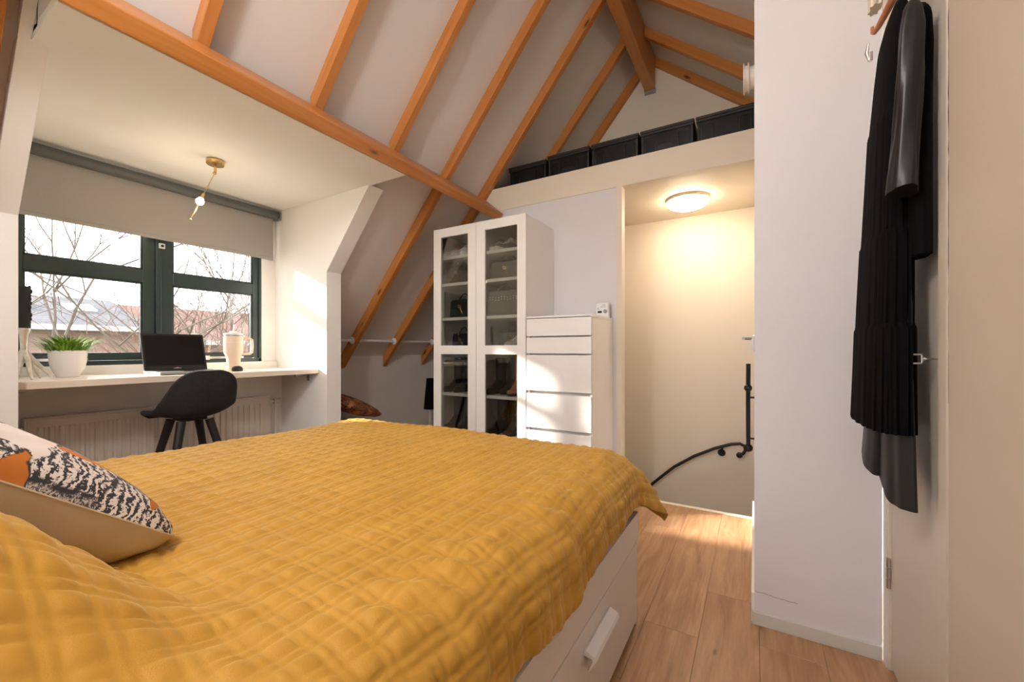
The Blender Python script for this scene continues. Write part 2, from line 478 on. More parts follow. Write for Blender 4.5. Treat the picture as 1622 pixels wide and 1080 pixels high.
# ------------------------------------------------------------------ geometry helpers
class MB:
    def __init__(self):
        self.v = []
        self.f = []

    def add(self, vs, fs):
        o = len(self.v)
        self.v += [tuple(p) for p in vs]
        self.f += [tuple(i + o for i in f) for f in fs]
        return self

    def box(self, x0, x1, y0, y1, z0, z1):
        v = [(x0, y0, z0), (x1, y0, z0), (x1, y1, z0), (x0, y1, z0), (x0, y0, z1), (x1, y0, z1), (x1, y1, z1), (x0, y1, z1)]
        return self.add(v, [(3, 2, 1, 0), (4, 5, 6, 7), (0, 1, 5, 4), (1, 2, 6, 5), (2, 3, 7, 6), (3, 0, 4, 7)])

    def prism(self, poly, axis, a, b):
        """poly: 2D points in the plane across the axis (x: yz, y: xz, z: xy), extruded from a to b"""
        n = len(poly)
        def P(p, t):
            return {'x': (t, p[0], p[1]), 'y': (p[0], t, p[1]), 'z': (p[0], p[1], t)}[axis]
        area = sum(poly[i][0] * poly[(i + 1) % n][1] - poly[(i + 1) % n][0] * poly[i][1] for i in range(n))
        if (area < 0) != (axis == 'y'):
            poly = poly[::-1]
        vs = [P(p, a) for p in poly] + [P(p, b) for p in poly]
        fs = [tuple(range(n))[::-1], tuple(range(n, 2 * n))]
        for i in range(n):
            j = (i + 1) % n
            fs.append((i, j, n + j, n + i))
        return self.add(vs, fs)

    def tube(self, pts, r, n=10, caps=True):
        pts = [Vector(p) for p in pts]
        rs = r if isinstance(r, (list, tuple)) else [r] * len(pts)
        vs = []
        up = Vector((0, 0, 1))
        prev = None
        for i, p in enumerate(pts):
            d = (pts[min(i + 1, len(pts) - 1)] - pts[max(i - 1, 0)]).normalized()
            if prev is None:
                a = d.cross(up)
                if a.length < 1e-3:
                    a = d.cross(Vector((1, 0, 0)))
            else:
                a = prev - d * prev.dot(d)
            a.normalize()
            prev = a
            b = d.cross(a)
            for k in range(n):
                t = 2 * PI * k / n
                vs.append(p + (a * math.cos(t) + b * math.sin(t)) * rs[i])
        fs = []
        for i in range(len(pts) - 1):
            for k in range(n):
                fs.append((i * n + k, i * n + (k + 1) % n, (i + 1) * n + (k + 1) % n, (i + 1) * n + k))
        if caps:
            fs.append(tuple(range(n))[::-1])
            fs.append(tuple(range((len(pts) - 1) * n, len(pts) * n)))
        return self.add(vs, fs)

    def lathe(self, prof, c=(0, 0, 0), n=32, axis='z', sx=1.0, sy=1.0):
        """prof: (radius, height) pairs from bottom to top"""
        vs = []
        for r, z in prof:
            for k in range(n):
                t = 2 * PI * k / n
                a, b = r * math.cos(t) * sx, r * math.sin(t) * sy
                if axis == 'z':
                    vs.append((c[0] + a, c[1] + b, c[2] + z))
                elif axis == 'y':
                    vs.append((c[0] + b, c[1] + z, c[2] + a))
                else:
                    vs.append((c[0] + z, c[1] + a, c[2] + b))
        fs = []
        for i in range(len(prof) - 1):
            for k in range(n):
                fs.append((i * n + k, i * n + (k + 1) % n, (i + 1) * n + (k + 1) % n, (i + 1) * n + k))
        fs.append(tuple(range(n))[::-1])
        fs.append(tuple(range((len(prof) - 1) * n, len(prof) * n)))
        return self.add(vs, fs)

    def ball(self, c, r, n=12, sz=1.0):
        m = n // 2 + 1
        prof = [(max(1e-4, r * math.sin(PI * i / m)), -r * sz * math.cos(PI * i / m)) for i in range(m + 1)]
        return self.lathe(prof, c, n)

    def build(self, name, mat, parent=None, bevel=0.0, smooth=False, seg=2, local=False):
        me = bpy.data.meshes.new(name)
        vs = self.v
        if parent is not None and not local:
            off = root_loc(parent)
            vs = [(x - off[0], y - off[1], z - off[2]) for x, y, z in vs]
        me.from_pydata(vs, [], self.f)
        me.materials.append(mat if not isinstance(mat, str) else M[mat])
        me.update()
        o = bpy.data.objects.new(name, me)
        COL.objects.link(o)
        if parent is not None:
            o.parent = parent
        if smooth:
            me.polygons.foreach_set('use_smooth', [True] * len(me.polygons))
            me.set_sharp_from_angle(angle=math.radians(42))
        if bevel:
            b = o.modifiers.new('bevel', 'BEVEL')
            b.width = bevel
            b.segments = seg
            b.limit_method = 'ANGLE'
            b.angle_limit = math.radians(40)
            b.harden_normals = False
        return o


def root_loc(o):
    while o.parent:
        o = o.parent
    return o.location


def thing(name, label, cat, loc=(0, 0, 0), group=None, rot=(0, 0, 0)):
    o = bpy.data.objects.new(name, None)
    o.empty_display_size = 0.05
    COL.objects.link(o)
    o.location = loc
    o.rotation_euler = rot
    o['label'] = label
    o['category'] = cat
    if group:
        o['group'] = group
    return o


def tag(o, label, cat, group=None):
    o['label'] = label
    o['category'] = cat
    if group:
        o['group'] = group
    return o


def struct(o, label=None, cat=None):
    o['kind'] = 'structure'
    if label:
        o['label'] = label
    if cat:
        o['category'] = cat
    return o


def lab(o, label):
    o['label'] = label
    return o


def copy_tree(o, parent=None):
    c = o.copy()
    COL.objects.link(c)
    if parent:
        c.parent = parent
    for ch in list(o.children):
        copy_tree(ch, c)
    return c


def B(*a):
    return MB().box(*a)


def grid_mesh(P):
    """P: array (n, m, 3) -> verts, faces"""
    n, m = P.shape[:2]
    idx = np.arange(n * m).reshape(n, m)
    f = np.stack([idx[:-1, :-1], idx[1:, :-1], idx[1:, 1:], idx[:-1, 1:]], -1).reshape(-1, 4)
    return P.reshape(-1, 3), f


def np_obj(name, V, F, mat, parent=None, smooth=True):
    me = bpy.data.meshes.new(name)
    me.vertices.add(len(V))
    me.vertices.foreach_set('co', np.asarray(V, dtype=np.float32).ravel())
    me.loops.add(len(F) * 4)
    me.loops.foreach_set('vertex_index', np.asarray(F, dtype=np.int32).ravel())
    me.polygons.add(len(F))
    me.polygons.foreach_set('loop_start', np.arange(0, len(F) * 4, 4, dtype=np.int32))
    me.polygons.foreach_set('use_smooth', [smooth] * len(F))
    me.update(calc_edges=True)
    me.validate()
    me.materials.append(M[mat] if isinstance(mat, str) else mat)
    o = bpy.data.objects.new(name, me)
    COL.objects.link(o)
    if parent:
        o.parent = parent
    return o


# ================================================================== ROOM SHELL
X0, X1, XG = -0.85, 2.84, 3.84          # behind the camera, stair-side wall, gable
YR, YL = -0.36, 3.17
zr = lambda y: 4.546 - 1.19 * y         # underside of the window-side rafters
zp = lambda y: 4.656 - 1.19 * y         # boards above them
zr2 = lambda y: 2.92 + 0.82 * y         # underside of the far-side rafters
zp2 = lambda y: 3.005 + 0.82 * y

# ---- floor
fl = MB()
fl.box(X0, X1, YR - 0.1, 3.2, -0.2, -0.011)
fl.box(X1, XG, 2.02, 3.2, -0.2, -0.011)
floor = struct(fl.build('floor', 'floor'))
rng = random.Random(3)
row = 0
y = 0.355 - 5 * 0.185
rows = []
while y < 3.2:
    rows.append(y)
    y += 0.185
starts = {}
pl_id = 0
for i, y0 in enumerate(rows):
    off = rng.random() * 1.2
    if abs(y0 - 0.355) < 0.01:
        off = 2.46 % 1.2
    if abs(y0 - 0.17) < 0.01:
        off = 1.575 % 1.2
    if abs(y0 - (-0.015)) < 0.01:
        off = 1.90 % 1.2
    xs = X0 - 1.2 + ((off - X0) % 1.2)
    xe = X1 if y0 < 2.02 else XG
    while xs < xe - 0.02:
        a, b = max(xs, X0), min(xs + 1.2, xe)
        ya, yb = max(y0, YR - 0.1), min(y0 + 0.185, 3.2)
        if b - a > 0.03 and yb - ya > 0.02:
            B(a + 0.0004, b - 0.0004, ya + 0.0004, yb - 0.0004, -0.011, 0.0).build('plank', 'floor', floor, bevel=0.0008, seg=1)
        xs += 1.2
trim = struct(B(X1 - 0.002, X1 + 0.03, 0.0, 2.02, -0.2, 0.004).build('trim_1', 'cream', bevel=0.003), 'cream stair nosing at the edge of the oak floor', 'trim')

# ---- ceiling: boards of both slopes, dormer ceiling, rafters, purlin, ridge beam
ce = MB()
def slab_l(x0, x1, y0, y1):
    ce.prism([(y0, zp(y0)), (y1, zp(y1)), (y1, zp(y1) + 0.12), (y0, zp(y0) + 0.12)], 'x', x0, x1)
slab_l(X0, XG + 0.1, 0.80, 2.05)
slab_l(X0, 0.37, 2.05, 3.16)
slab_l(1.806, XG + 0.1, 2.05, 3.16)
ce.box(0.37, 1.806, 2.04, 2.05, 2.085, zp(2.05) + 0.12)
for a_, b_ in ((0.37, 0.38), (1.796, 1.806)):
    ce.prism([(2.04, 2.085), (3.2, 2.085), (3.2, 2.7), (2.04, 2.7)], 'x', a_, b_)
ce.box(0.37, 1.806, 2.04, 3.3, 2.6, 2.7)
ce.prism([(-0.75, zp2(-0.75)), (0.84, zp2(0.84)), (0.84, zp2(0.84) + 0.12), (-0.75, zp2(-0.75) + 0.12)], 'x', X0, XG + 0.1)
ceiling = struct(ce.build('ceiling', 'plaster'))
B(0.37, 1.806, 1.812, 2.13, 2.065, 2.10).box(0.405, 1.80, 2.13, 3.4, 2.065, 2.10).build('dormer_ceiling', 'dormer', ceiling)

def rafter_l(x, yend=3.11, name='rafter'):
    ya = 0.845
    MB().prism([(ya, zr(ya)), (yend, zr(yend)), (yend, zp(yend)), (ya, zp(ya))], 'x', x - 0.045, x).build(name, 'pine_l', ceiling, bevel=0.0025)
for x in (-0.205, 0.307):
    rafter_l(x)
for x in (0.82, 1.335, 1.865):
    rafter_l(x, 1.97)
for x in (2.365, 2.84, 3.37, 3.84):
    rafter_l(x)
for x in (0.90, 1.41, 1.92, 2.43, 2.94, 3.45, 3.84):
    ya, yb = -0.75, 0.78
    MB().prism([(ya, zr2(ya)), (yb, zr2(yb)), (yb, zp2(yb)), (ya, zp2(ya))], 'x', x - 0.045, x).build('rafter', 'pine_r', ceiling, bevel=0.0025)
B(X0, XG - 0.002, 0.768, 0.852, 3.335, 3.64).build('ridge_beam', 'pine_x', ceiling, bevel=0.006)
lab(B(XG - 0.05, XG, 0.762, 0.858, 3.322, 3.352).build('beam_shoe', 'steel', ceiling, bevel=0.002), 'grey steel shoe under the ridge beam end')
# purlin, square to the slope
u = Vector((0.643, -0.766)); nrm = Vector((0.766, 0.643))
Mp = Vector((1.758, 2.114))
Lp = Mp + u * 0.068
top = 0.208
poly = [tuple(Mp), tuple(Lp), tuple(Lp + nrm * top), tuple(Mp + nrm * top)]
MB().prism(poly, 'x', X0, X1 - 0.001).build('purlin', 'pine_x', ceiling, bevel=0.006)

# ---- walls
wl = MB()
wl.box(1.90, XG, 3.11, 3.22, -0.2, 1.0)
wl.box(X0, 0.345, 3.11, 3.22, -0.2, 1.0)
wall_left = struct(wl.build('wall_left', 'wall'))
# dormer: low wall under the desk, wall round the window, both cheeks (each with its slanted front edge)
dw = MB()
dw.box(0.40, 1.80, 3.08, 3.30, -0.2, 0.845)
dw.box(0.40, 1.80, 3.17, 3.30, 0.84, 0.925)          # under the window
dw.box(0.40, 0.468, 3.17, 3.30, 0.92, 2.06)
dw.box(1.69, 1.80, 3.17, 3.30, 0.92, 2.06)
dw.box(0.46, 1.70, 3.17, 3.30, 1.97, 2.06)
dw.build('window_wall', 'dormer', wall_left)
cheek = [(2.545, -0.011), (2.545, 1.552), (2.113, 2.066), (3.30, 2.066), (3.30, -0.011)]
MB().prism(cheek, 'x', 1.79, 1.905).build('dormer_cheek', 'dormer', wall_left, bevel=0.002)
MB().prism(cheek, 'x', 0.34, 0.411).build('dormer_cheek', 'dormer', wall_left, bevel=0.002)

tz = lambda y: 4.58 - 1.19 * y
MB().prism([(2.118, tz(2.118)), (1.945, tz(1.945)), (1.945, tz(1.945) + 0.07), (2.118, tz(2.118) + 0.07)], 'x', 0.34, 0.3695).build('slanted_trim', 'dormer', wall_left)
for a_, b_ in ((0.3705, 0.379),):
    MB().prism([(1.84, 2.101), (2.045, 2.101), (2.045, 2.222), (1.975, 2.30), (1.965, 2.205)], 'x', a_, b_).build('side_board', 'plaster', wall_left)
# stair-side wall with its recessed panel, post and fascia
wf = MB()
wf.prism([(0.83, 0), (2.118, 0), (2.118, 2.13), (2.10, 2.15), (0.83, 2.15)], 'x', X1 + 0.006, 2.913)
wall_front = struct(wf.build('wall_front', 'wall_cool'))
struct(B(X1, 2.913, 0.792, 0.831, 0, 2.15).build('trim_2', 'cream', bevel=0.002), 'cream post at the left side of the stair opening', 'trim')
struct(MB().prism([(0.0, 2.148), (2.107, 2.148), (1.951, 2.334), (0.0, 2.334)], 'x', X1, 2.913).build('trim_3', 'cream', bevel=0.002),
       'cream fascia board along the front of the loft', 'trim')
# loft floor = ceiling of the stairwell
struct(B(2.913, XG, -0.7, 2.0, 2.162, 2.235).build('ceiling.001', 'cream'), 'cream ceiling over the stairs, under the loft', 'ceiling')
# gable
gb = MB()
gb.prism([(-0.85, -2.6), (3.25, -2.6), (3.25, 0.9), (3.16, 1.0), (0.81, 3.85), (-0.85, 2.5)], 'x', XG, XG + 0.1)
wall_gable = struct(gb.build('wall_gable', 'gable_paint'))
# the stairwell
st = MB()
st.box(2.913, XG, 1.98, 2.02, -2.6, 2.16)
st.box(X1 + 0.03, 2.913, 0.0, 2.0, -2.6, -0.2)
wall_stair = struct(st.build('wall_stair', 'cream'))
stairs = thing('staircase', 'wooden stairs going down behind the bed, below the stair opening', 'stairs', (3.38, 1.4, -2.6))
for k in range(6):
    yy = 0.02 + k * 0.32
    B(2.915, XG - 0.002, yy, yy + 0.34, -0.95 - k * 0.19, -0.91 - k * 0.19).build('tread', 'floor', stairs, bevel=0.004)
    B(2.915, XG - 0.002, yy + 0.32, yy + 0.338, -0.91 - (k + 1) * 0.19, -0.95 - k * 0.19).build('riser', 'cream', stairs)
# pier (the white block on the right) and right wall
pr = MB()
pr.box(1.77, X1 + 0.07, YR, 0.0, -0.011, 3.03)
pr.box(X1 + 0.07, XG, YR, 0.0, -2.6, 2.16)
wall_pier = struct(pr.build('wall_right', 'wall_cool'))
wr = MB()
wr.box(1.735, 1.77, YR - 0.10, YR - 0.002, 0, 2.72)
wr.box(1.21, 1.735, YR - 0.14, YR - 0.10, 0, 2.72)
wr.box(1.21, 1.735, YR - 0.10, YR - 0.004, 2.16, 2.72)
wr.box(X0, 1.21, YR - 0.10, YR, -0.01, 2.72)
struct(wr.build('wall_right.001', 'wall'))
# back wall behind the camera
bw = MB()
WY0, WY1, WZ0, WZ1 = 0.70, 2.00, 1.02, 2.15
bw.box(X0 - 0.1, X0, -0.8, 3.2, -0.01, WZ0)
bw.box(X0 - 0.1, X0, -0.8, WY0, WZ0, WZ1)
bw.box(X0 - 0.1, X0, WY1, 3.2, WZ0, WZ1)
bw.prism([(-0.8, WZ1), (3.2, WZ1), (3.2, 2.2), (0.81, 3.7), (-0.8, 2.4)], 'x', X0 - 0.1, X0)
struct(bw.build('wall_back', 'wall'))

# baseboards
struct(B(1.758, 1.771, YR + 0.002, 0.008, 0, 0.047).build('baseboard_right', 'baseboard', bevel=0.002))
struct(B(1.772, X1, -0.001, 0.010, 0, 0.11).build('baseboard_right.001', 'white_gloss', bevel=0.002))

# ---- right side: closet door, its frame, the grey strip, the beige wardrobe panel
door = thing('door_1', 'cream closet door behind the hanging black clothes', 'door', (1.52, YR, 0))
door['kind'] = 'structure'
B(1.304, 1.722, YR - 0.035, YR - 0.012, 0.012, 2.15).build('door_leaf', 'door_cream', door, bevel=0.003)
B(1.7225, 1.735, YR - 0.045, YR - 0.004, 0.0, 2.16).build('door_frame', 'door_cream', door, bevel=0.003)
fr = MB()
fr.prism([(1.225, YR - 0.05), (1.302, YR - 0.05), (1.302, YR - 0.012), (1.290, YR + 0.002), (1.262, YR + 0.002), (1.250, YR + 0.008), (1.225, YR + 0.008)], 'z', 0, 2.2)
fr.build('door_frame', 'door_cream', door)
hg = MB()
for z in (0.26, 1.75):
    hg.lathe([(0.006, 0), (0.006, 0.03)], (1.7215, YR - 0.004, z), 10)
    hg.lathe([(0.0065, 0), (0.0065, 0.03)], (1.7215, YR - 0.004, z + 0.033), 10)
    hg.lathe([(0.006, 0), (0.006, 0.03)], (1.7215, YR - 0.004, z + 0.066), 10)
hg.build('hinge', 'chrome', door, smooth=True)
kh = MB()
kh.lathe([(0.009, 0), (0.009, 0.002)], (1.325, YR - 0.013, 0.992), 16, 'y', 1.7)
kh.build('keyhole_plate', 'steel', door, smooth=True)
key = thing('key', 'flat steel key with a square bow in the closet door', 'key', (1.325, YR - 0.01, 0.992))
MB().tube([(1.325, YR - 0.02, 0.992), (1.325, YR + 0.018, 0.992)], 0.0022, 8).build('shaft', 'chrome', key, smooth=True)
bw_ = MB()
q = 0.0125
c0 = (YR + 0.030, 0.992)
for a, b, c, d in ((-q, q, q - 0.004, q), (-q, q, -q, -q + 0.004), (-q, -q + 0.004, -q, q), (q - 0.004, q, -q, q)):
    bw_.box(1.323, 1.327, c0[0] + a, c0[0] + b, c0[1] + c, c0[1] + d)
bw_.build('bow', 'chrome', key, bevel=0.0008)
MB().tube([(1.325, YR + 0.014, 0.992), (1.325, YR + 0.019, 0.992)], 0.0042, 8).build('collar', 'chrome', key, smooth=True)
struct(B(1.188, 1.224, YR, YR + 0.004, 0, 2.3).build('trim_4', 'strip', bevel=0.001), 'pale grey strip between door frame and beige panel', 'trim')
struct(B(-0.10, 1.186, YR + 0.001, YR + 0.016, 0.01, 2.3).build('door_2', 'panel_beige', bevel=0.003), 'tall plain beige wardrobe panel at the right edge', 'door')

# crack lines in the paint (open joints, real slits of dark filler)
def crack(name, pts, r=0.0007, parent=None):
    m = MB()
    m.tube(pts, r, 5)
    return m.build(name, 'dark', parent)
pts = []
z = 0.9
rn = random.Random(5)
while z < 2.02:
    pts.append((1.2225 + rn.uniform(-.0008, .0008), YR + 0.0042, z))
    z += 0.02
crack('paint_crack', pts, [0.0006 + 0.0009 * (1.2 < p[2] < 1.75) * rn.random() for p in pts], door)
pts = [(1.7695, -0.002 - i * 0.01, 0.118 + rn.uniform(-.002, .002) + 0.012 * (-i) * 0.05) for i in range(14)]
crack('paint_crack', pts, 0.0006, wall_pier)

# handrails, lever, switch in the stairwell
hr = thing('handrail', 'black iron handrail curving down the stair wall', 'handrail', (3.79, 0.4, 0.0))
P = [(3.785, 0.100, 0.165), (3.785, 0.078, 0.175), (3.785, 0.062, 0.205), (3.785, 0.068, 0.238), (3.785, 0.10, 0.253), (3.785, 0.16, 0.243),
     (3.785, 0.28, 0.195), (3.785, 0.44, 0.108), (3.785, 0.60, -0.005), (3.785, 0.78, -0.18), (3.785, 0.95, -0.38), (3.785, 1.15, -0.66)]
MB().tube(P, 0.0125, 10).build('rail', 'black', hr, smooth=True)
MB().ball((3.785, 0.104, 0.160), 0.024, 14).build('end_ball', 'black', hr, smooth=True)
for yy, zz in ((0.235, 0.165), (0.95, -0.42)):
    m = MB()
    m.tube([(3.785, yy - 0.01, zz + 0.045), (3.80, yy, zz), (XG, yy, zz - 0.01)], 0.007, 8)
    m.lathe([(0.030, 0), (0.028, 0.008), (0.012, 0.014)][::-1], (XG - 0.014, yy, zz - 0.01), 16, 'x')
    m.build('bracket', 'black', hr, smooth=True)
h2 = thing('handrail', 'short black iron rail at the corner pillar of the stairs', 'handrail', (3.0, 0.03, 0.6))
P2 = [(2.92, 0.032, 0.905), (3.02, 0.034, 0.80), (3.25, 0.034, 0.62), (3.5, 0.034, 0.47), (3.72, 0.030, 0.30)]
MB().tube([(2.92, 0.032, 0.925), (2.93, 0.033, 0.80), (2.96, 0.034, 0.70), (3.02, 0.034, 0.52), (3.07, 0.034, 0.40)], 0.0125, 10).build('rail', 'black', h2, smooth=True)
m = MB()
m.ball((2.935, 0.034, 0.775), 0.023, 14)
m.build('collar_ball', 'black', h2, smooth=True)
MB().ball((3.075, 0.034, 0.375), 0.026, 14).build('end_ball', 'black', h2, smooth=True)
for x, z in ((2.955, 0.715), (3.06, 0.44)):
    MB().tube([(x, 0.034, z), (x, 0.0, z)], 0.006, 8).build('bracket', 'black', h2, smooth=True)
lv = thing('lever_handle', 'brushed metal lever handle beside the white pillar', 'handle', (3.0, 0.0, 1.08))
m = MB()
m.tube([(3.0, 0.0, 1.082), (3.0, 0.045, 1.082), (2.985, 0.055, 1.082), (2.90, 0.058, 1.082)], 0.009, 10)
m.build('lever', 'steel', lv, smooth=True)
MB().lathe([(0.026, 0), (0.024, 0.008)], (3.0, 0.0, 1.082), 16, 'y').build('rosette', 'steel', lv, smooth=True)
sw = thing('light_switch', 'small white switch plate at the edge of the pillar', 'switch', (2.62, 0.0, 1.0))
B(2.60, 2.68, 0.0, 0.012, 1.0, 1.085).build('plate', 'switch', sw, bevel=0.002)
B(2.62, 2.66, 0.012, 0.016, 1.015, 1.07).build('rocker', 'switch', sw, bevel=0.001)

# stairwell lamp
sl = thing('ceiling_lamp', 'round opal glass lamp glowing on the ceiling over the stairs', 'lamp', (3.377, 0.44, 2.162))
MB().lathe([(0.150, -0.02), (0.155, -0.012), (0.155, 0.0)], (3.377, 0.44, 2.162), 40).build('base_ring', 'cream', sl, smooth=True)
prof = [(0.002, -0.082)] + [(0.148 * math.sin(t), -0.022 - 0.06 * math.cos(t)) for t in [PI / 2 * k / 10 for k in range(1, 11)]]
MB().lathe(prof, (3.377, 0.44, 2.162), 40).build('opal_shade', 'lamp_glow', sl, smooth=True)
def lamp(name, loc, e, col, r, parent):
    d = bpy.data.lights.new(name, 'POINT')
    d.energy = e
    d.color = col
    d.shadow_soft_size = r
    o = bpy.data.objects.new(name, d)
    COL.objects.link(o)
    o.parent = parent
    o.location = Vector(loc) - root_loc(parent)
    return o
#lamp('stair_bulb', (3.377, 0.44, 2.00), 11, (1.0, 0.83, 0.60), 0.08, sl)

# added fill light behind the camera (out of the frame), shaped as an opal globe
gl = thing('ceiling_lamp', 'added fill light behind the camera, an opal globe hung from the ridge beam', 'lamp', (-0.35, 0.81, 3.33))
MB().lathe([(0.05, -0.02), (0.05, 0.0)], (-0.35, 0.81, 3.333), 24).build('rose', 'brass', gl, smooth=True)
MB().tube([(-0.35, 0.81, 3.32), (-0.35, 0.81, 2.56)], 0.004, 8).build('cord', 'black', gl)
MB().ball((-0.35, 0.81, 2.42), 0.15, 28).build('globe', 'globe', gl, smooth=True)
#lamp('fill_bulb', (-0.35, 0.81, 2.42), 50, (1.0, 0.93, 0.86), 0.16, gl)

# ================================================================== WINDOW
win = thing('window_1', 'dark green four-pane dormer window above the desk', 'window', (1.08, 3.2, 0.92))
win['kind'] = 'structure'
FY = 3.178
fm = MB()
fz0, fz1 = 0.925, 1.975
B(0.468, 1.690, FY, FY + 0.07, fz0, 0.950).build('window_frame', 'green', win, bevel=0.002)
B(0.468, 1.690, FY, FY + 0.07, fz1 - 0.03, fz1).build('window_frame', 'green', win, bevel=0.002)
B(0.468, 0.485, FY, FY + 0.07, fz0, fz1).build('window_frame', 'green', win, bevel=0.002)
B(1.672, 1.690, FY, FY + 0.07, fz0, fz1).build('window_frame', 'green', win, bevel=0.002)
B(1.062, 1.090, FY - 0.004, FY + 0.07, fz0, fz1).build('mullion', 'green', win, bevel=0.003)
for a, b, ga, gb in ((0.487, 1.060, 0.528, 1.002), (1.092, 1.670, 1.149, 1.633)):
    y0, y1 = FY + 0.008, FY + 0.055
    zb, zt = 0.952, 1.944
    for q in (B(a, ga, y0, y1, zb, zt), B(gb, b, y0, y1, zb, zt), B(ga, gb, y0, y1, zb, H - 0.03), B(ga, gb, y0, y1, zt - 0.05, zt)):
        q.build('sash', 'green', win, bevel=0.002)
    B(ga, gb, y0 - 0.002, y1, H + 0.405, H + 0.482).build('glazing_bar', 'green', win, bevel=0.004)
    for z0, z1 in ((H - 0.03, H + 0.405), (H + 0.482, zt - 0.05)):
        B(ga - 0.004, gb + 0.004, y0 + 0.022, y0 + 0.026, z0 - 0.004, z1 + 0.004).build('pane', 'glass', win)
        # glazing beads
        bd = MB()
        bd.box(ga, ga + 0.010, y0 + 0.006, y0 + 0.022, z0, z1)
        bd.box(gb - 0.010, gb, y0 + 0.006, y0 + 0.022, z0, z1)
        bd.box(ga, gb, y0 + 0.006, y0 + 0.022, z0, z0 + 0.010)
        bd.box(ga, gb, y0 + 0.006, y0 + 0.022, z1 - 0.010, z1)
        bd.build('glazing_bead', 'green', win, bevel=0.002)
# stays and catches
for x in (0.50, 1.30):
    m = MB()
    m.box(x + 0.02, x + 0.26, FY - 0.014, FY - 0.008, 0.951, 0.966)
    m.box(x, x + 0.05, FY - 0.012, FY + 0.008, 0.944, 0.972)
    m.tube([(x + 0.23, FY - 0.02, 0.958), (x + 0.23, FY + 0.008, 0.958)], 0.009, 10)
    m.build('window_stay', 'chrome', win, bevel=0.001)
m = MB(); m.box(1.112, 1.140, FY - 0.006, FY + 0.008, 1.045, 1.105); m.box(1.116, 1.136, FY - 0.018, FY - 0.006, 1.05, 1.075)
m.build('window_catch', 'chrome', win, bevel=0.002)
m = MB(); m.box(1.075, 1.105, FY - 0.012, FY, 1.640, 1.672)
c1 = m.build('window_catch', 'switch', win, bevel=0.003)
MB().lathe([(0.008, 0), (0.008, 0.003)], (1.090, FY - 0.0155, 1.656), 14, 'y').build('catch_button', 'black', c1, smooth=True)
# second window, in the wall behind the camera
w2 = thing('window_2', 'two-pane green window in the wall behind the bed head', 'window', (X0, 1.35, WZ0))
w2['kind'] = 'structure'
xa_, xb_ = X0 - 0.07, X0 - 0.02
for q in ((WY0, WY1, WZ0, WZ0 + 0.05), (WY0, WY1, WZ1 - 0.05, WZ1), (WY0, WY0 + 0.05, WZ0, WZ1), (WY1 - 0.05, WY1, WZ0, WZ1), (1.32, 1.38, WZ0, WZ1)):
    B(xa_, xb_, *q).build('window_frame', 'green', w2, bevel=0.002)
for q in ((WY0 + 0.05, 1.32), (1.38, WY1 - 0.05)):
    B(X0 - 0.047, X0 - 0.043, q[0], q[1], WZ0 + 0.05, WZ1 - 0.05).build('pane', 'glass', w2)
# white inner sill edge
B(0.415, 1.788, 3.135, 3.171, 0.845, 0.925).build('window_board', 'white_gloss', win, bevel=0.003)

# roller blind
bl = thing('roller_blind', 'grey roller blind pulled part way down over the window', 'blind', (1.1, 3.12, 2.02))
MB().tube([(0.425, 3.10, 2.018), (1.762, 3.10, 2.018)], 0.030, 24).build('roller', 'blind_box', bl, smooth=True)
MB().tube([(1.760, 3.10, 2.018), (1.766, 3.10, 2.018)], 0.031, 24).build('end_cap', 'black', bl, smooth=True)
B(1.764, 1.789, 3.085, 3.16, 1.99, 2.05).build('bracket', 'steel', bl, bevel=0.002)
B(0.430, 1.745, 3.120, 3.1215, H + 0.672, 2.018).build('blind_fabric', 'blind', bl)
B(0.430, 1.745, 3.115, 3.126, H + 0.668, H + 0.688).build('bottom_bar', 'blind', bl, bevel=0.002)

# ================================================================== DESK + RADIATOR
desk = thing('desk', 'pale wood-edged worktop across the dormer below the window', 'desk', (1.1, 2.9, 0.845))
B(0.412, 1.789, 2.63, 3.134, 0.845, 0.876).build('worktop', 'desk_edge', desk, bevel=0.0015)
m = MB(); m.box(1.69, 1.789, 2.74, 2.76, 0.825, 0.845); m.box(1.782, 1.789, 2.74, 2.76, 0.79, 0.845)
m.build('support_bracket', 'steel', desk)
m = MB(); m.box(0.412, 0.50, 2.74, 2.76, 0.825, 0.845)
m.build('support_bracket', 'steel', desk)

rad = thing('radiator', 'white panel radiator on the wall under the desk', 'radiator', (1.08, 3.03, 0.1))
B(0.512, 1.658, 3.012, 3.022, 0.10, 0.668).build('front_panel', 'radiator', rad, bevel=0.003)
B(0.512, 1.658, 3.055, 3.065, 0.10, 0.668).build('rear_panel', 'radiator', rad, bevel=0.003)
B(0.508, 1.662, 3.008, 3.066, 0.668, 0.680).build('top_grille', 'radiator', rad, bevel=0.002)
B(0.504, 0.512, 3.010, 3.066, 0.10, 0.68).build('side_cover', 'radiator', rad, bevel=0.002)
B(1.658, 1.666, 3.010, 3.066, 0.10, 0.68).build('side_cover', 'radiator', rad, bevel=0.002)
rib0 = None
x = 0.545
while x < 1.62:
    if rib0 is None:
        rib0 = MB().prism([(0.0, 3.013), (0.006, 3.004), (0.020, 3.004), (0.026, 3.013)], 'z', 0.14, 0.63).build('rib', 'radiator', rad, bevel=0.001, seg=1)
        rib0.location.x = x
    else:
        r = rib0.copy(); COL.objects.link(r); r.location.x = x
    x += 0.036
m = MB(); m.tube([(1.666, 3.035, 0.635), (1.70, 3.035, 0.635)], 0.011, 12); m.tube([(1.70, 3.035, 0.635), (1.745, 3.035, 0.635)], 0.019, 16)
m.build('valve', 'radiator', rad, smooth=True)
m = MB(); m.tube([(0.46, 3.035, 0.63), (0.504, 3.035, 0.63)], 0.012, 12); m.ball((0.47, 3.035, 0.63), 0.017)
m.build('valve', 'chrome', rad, smooth=True)
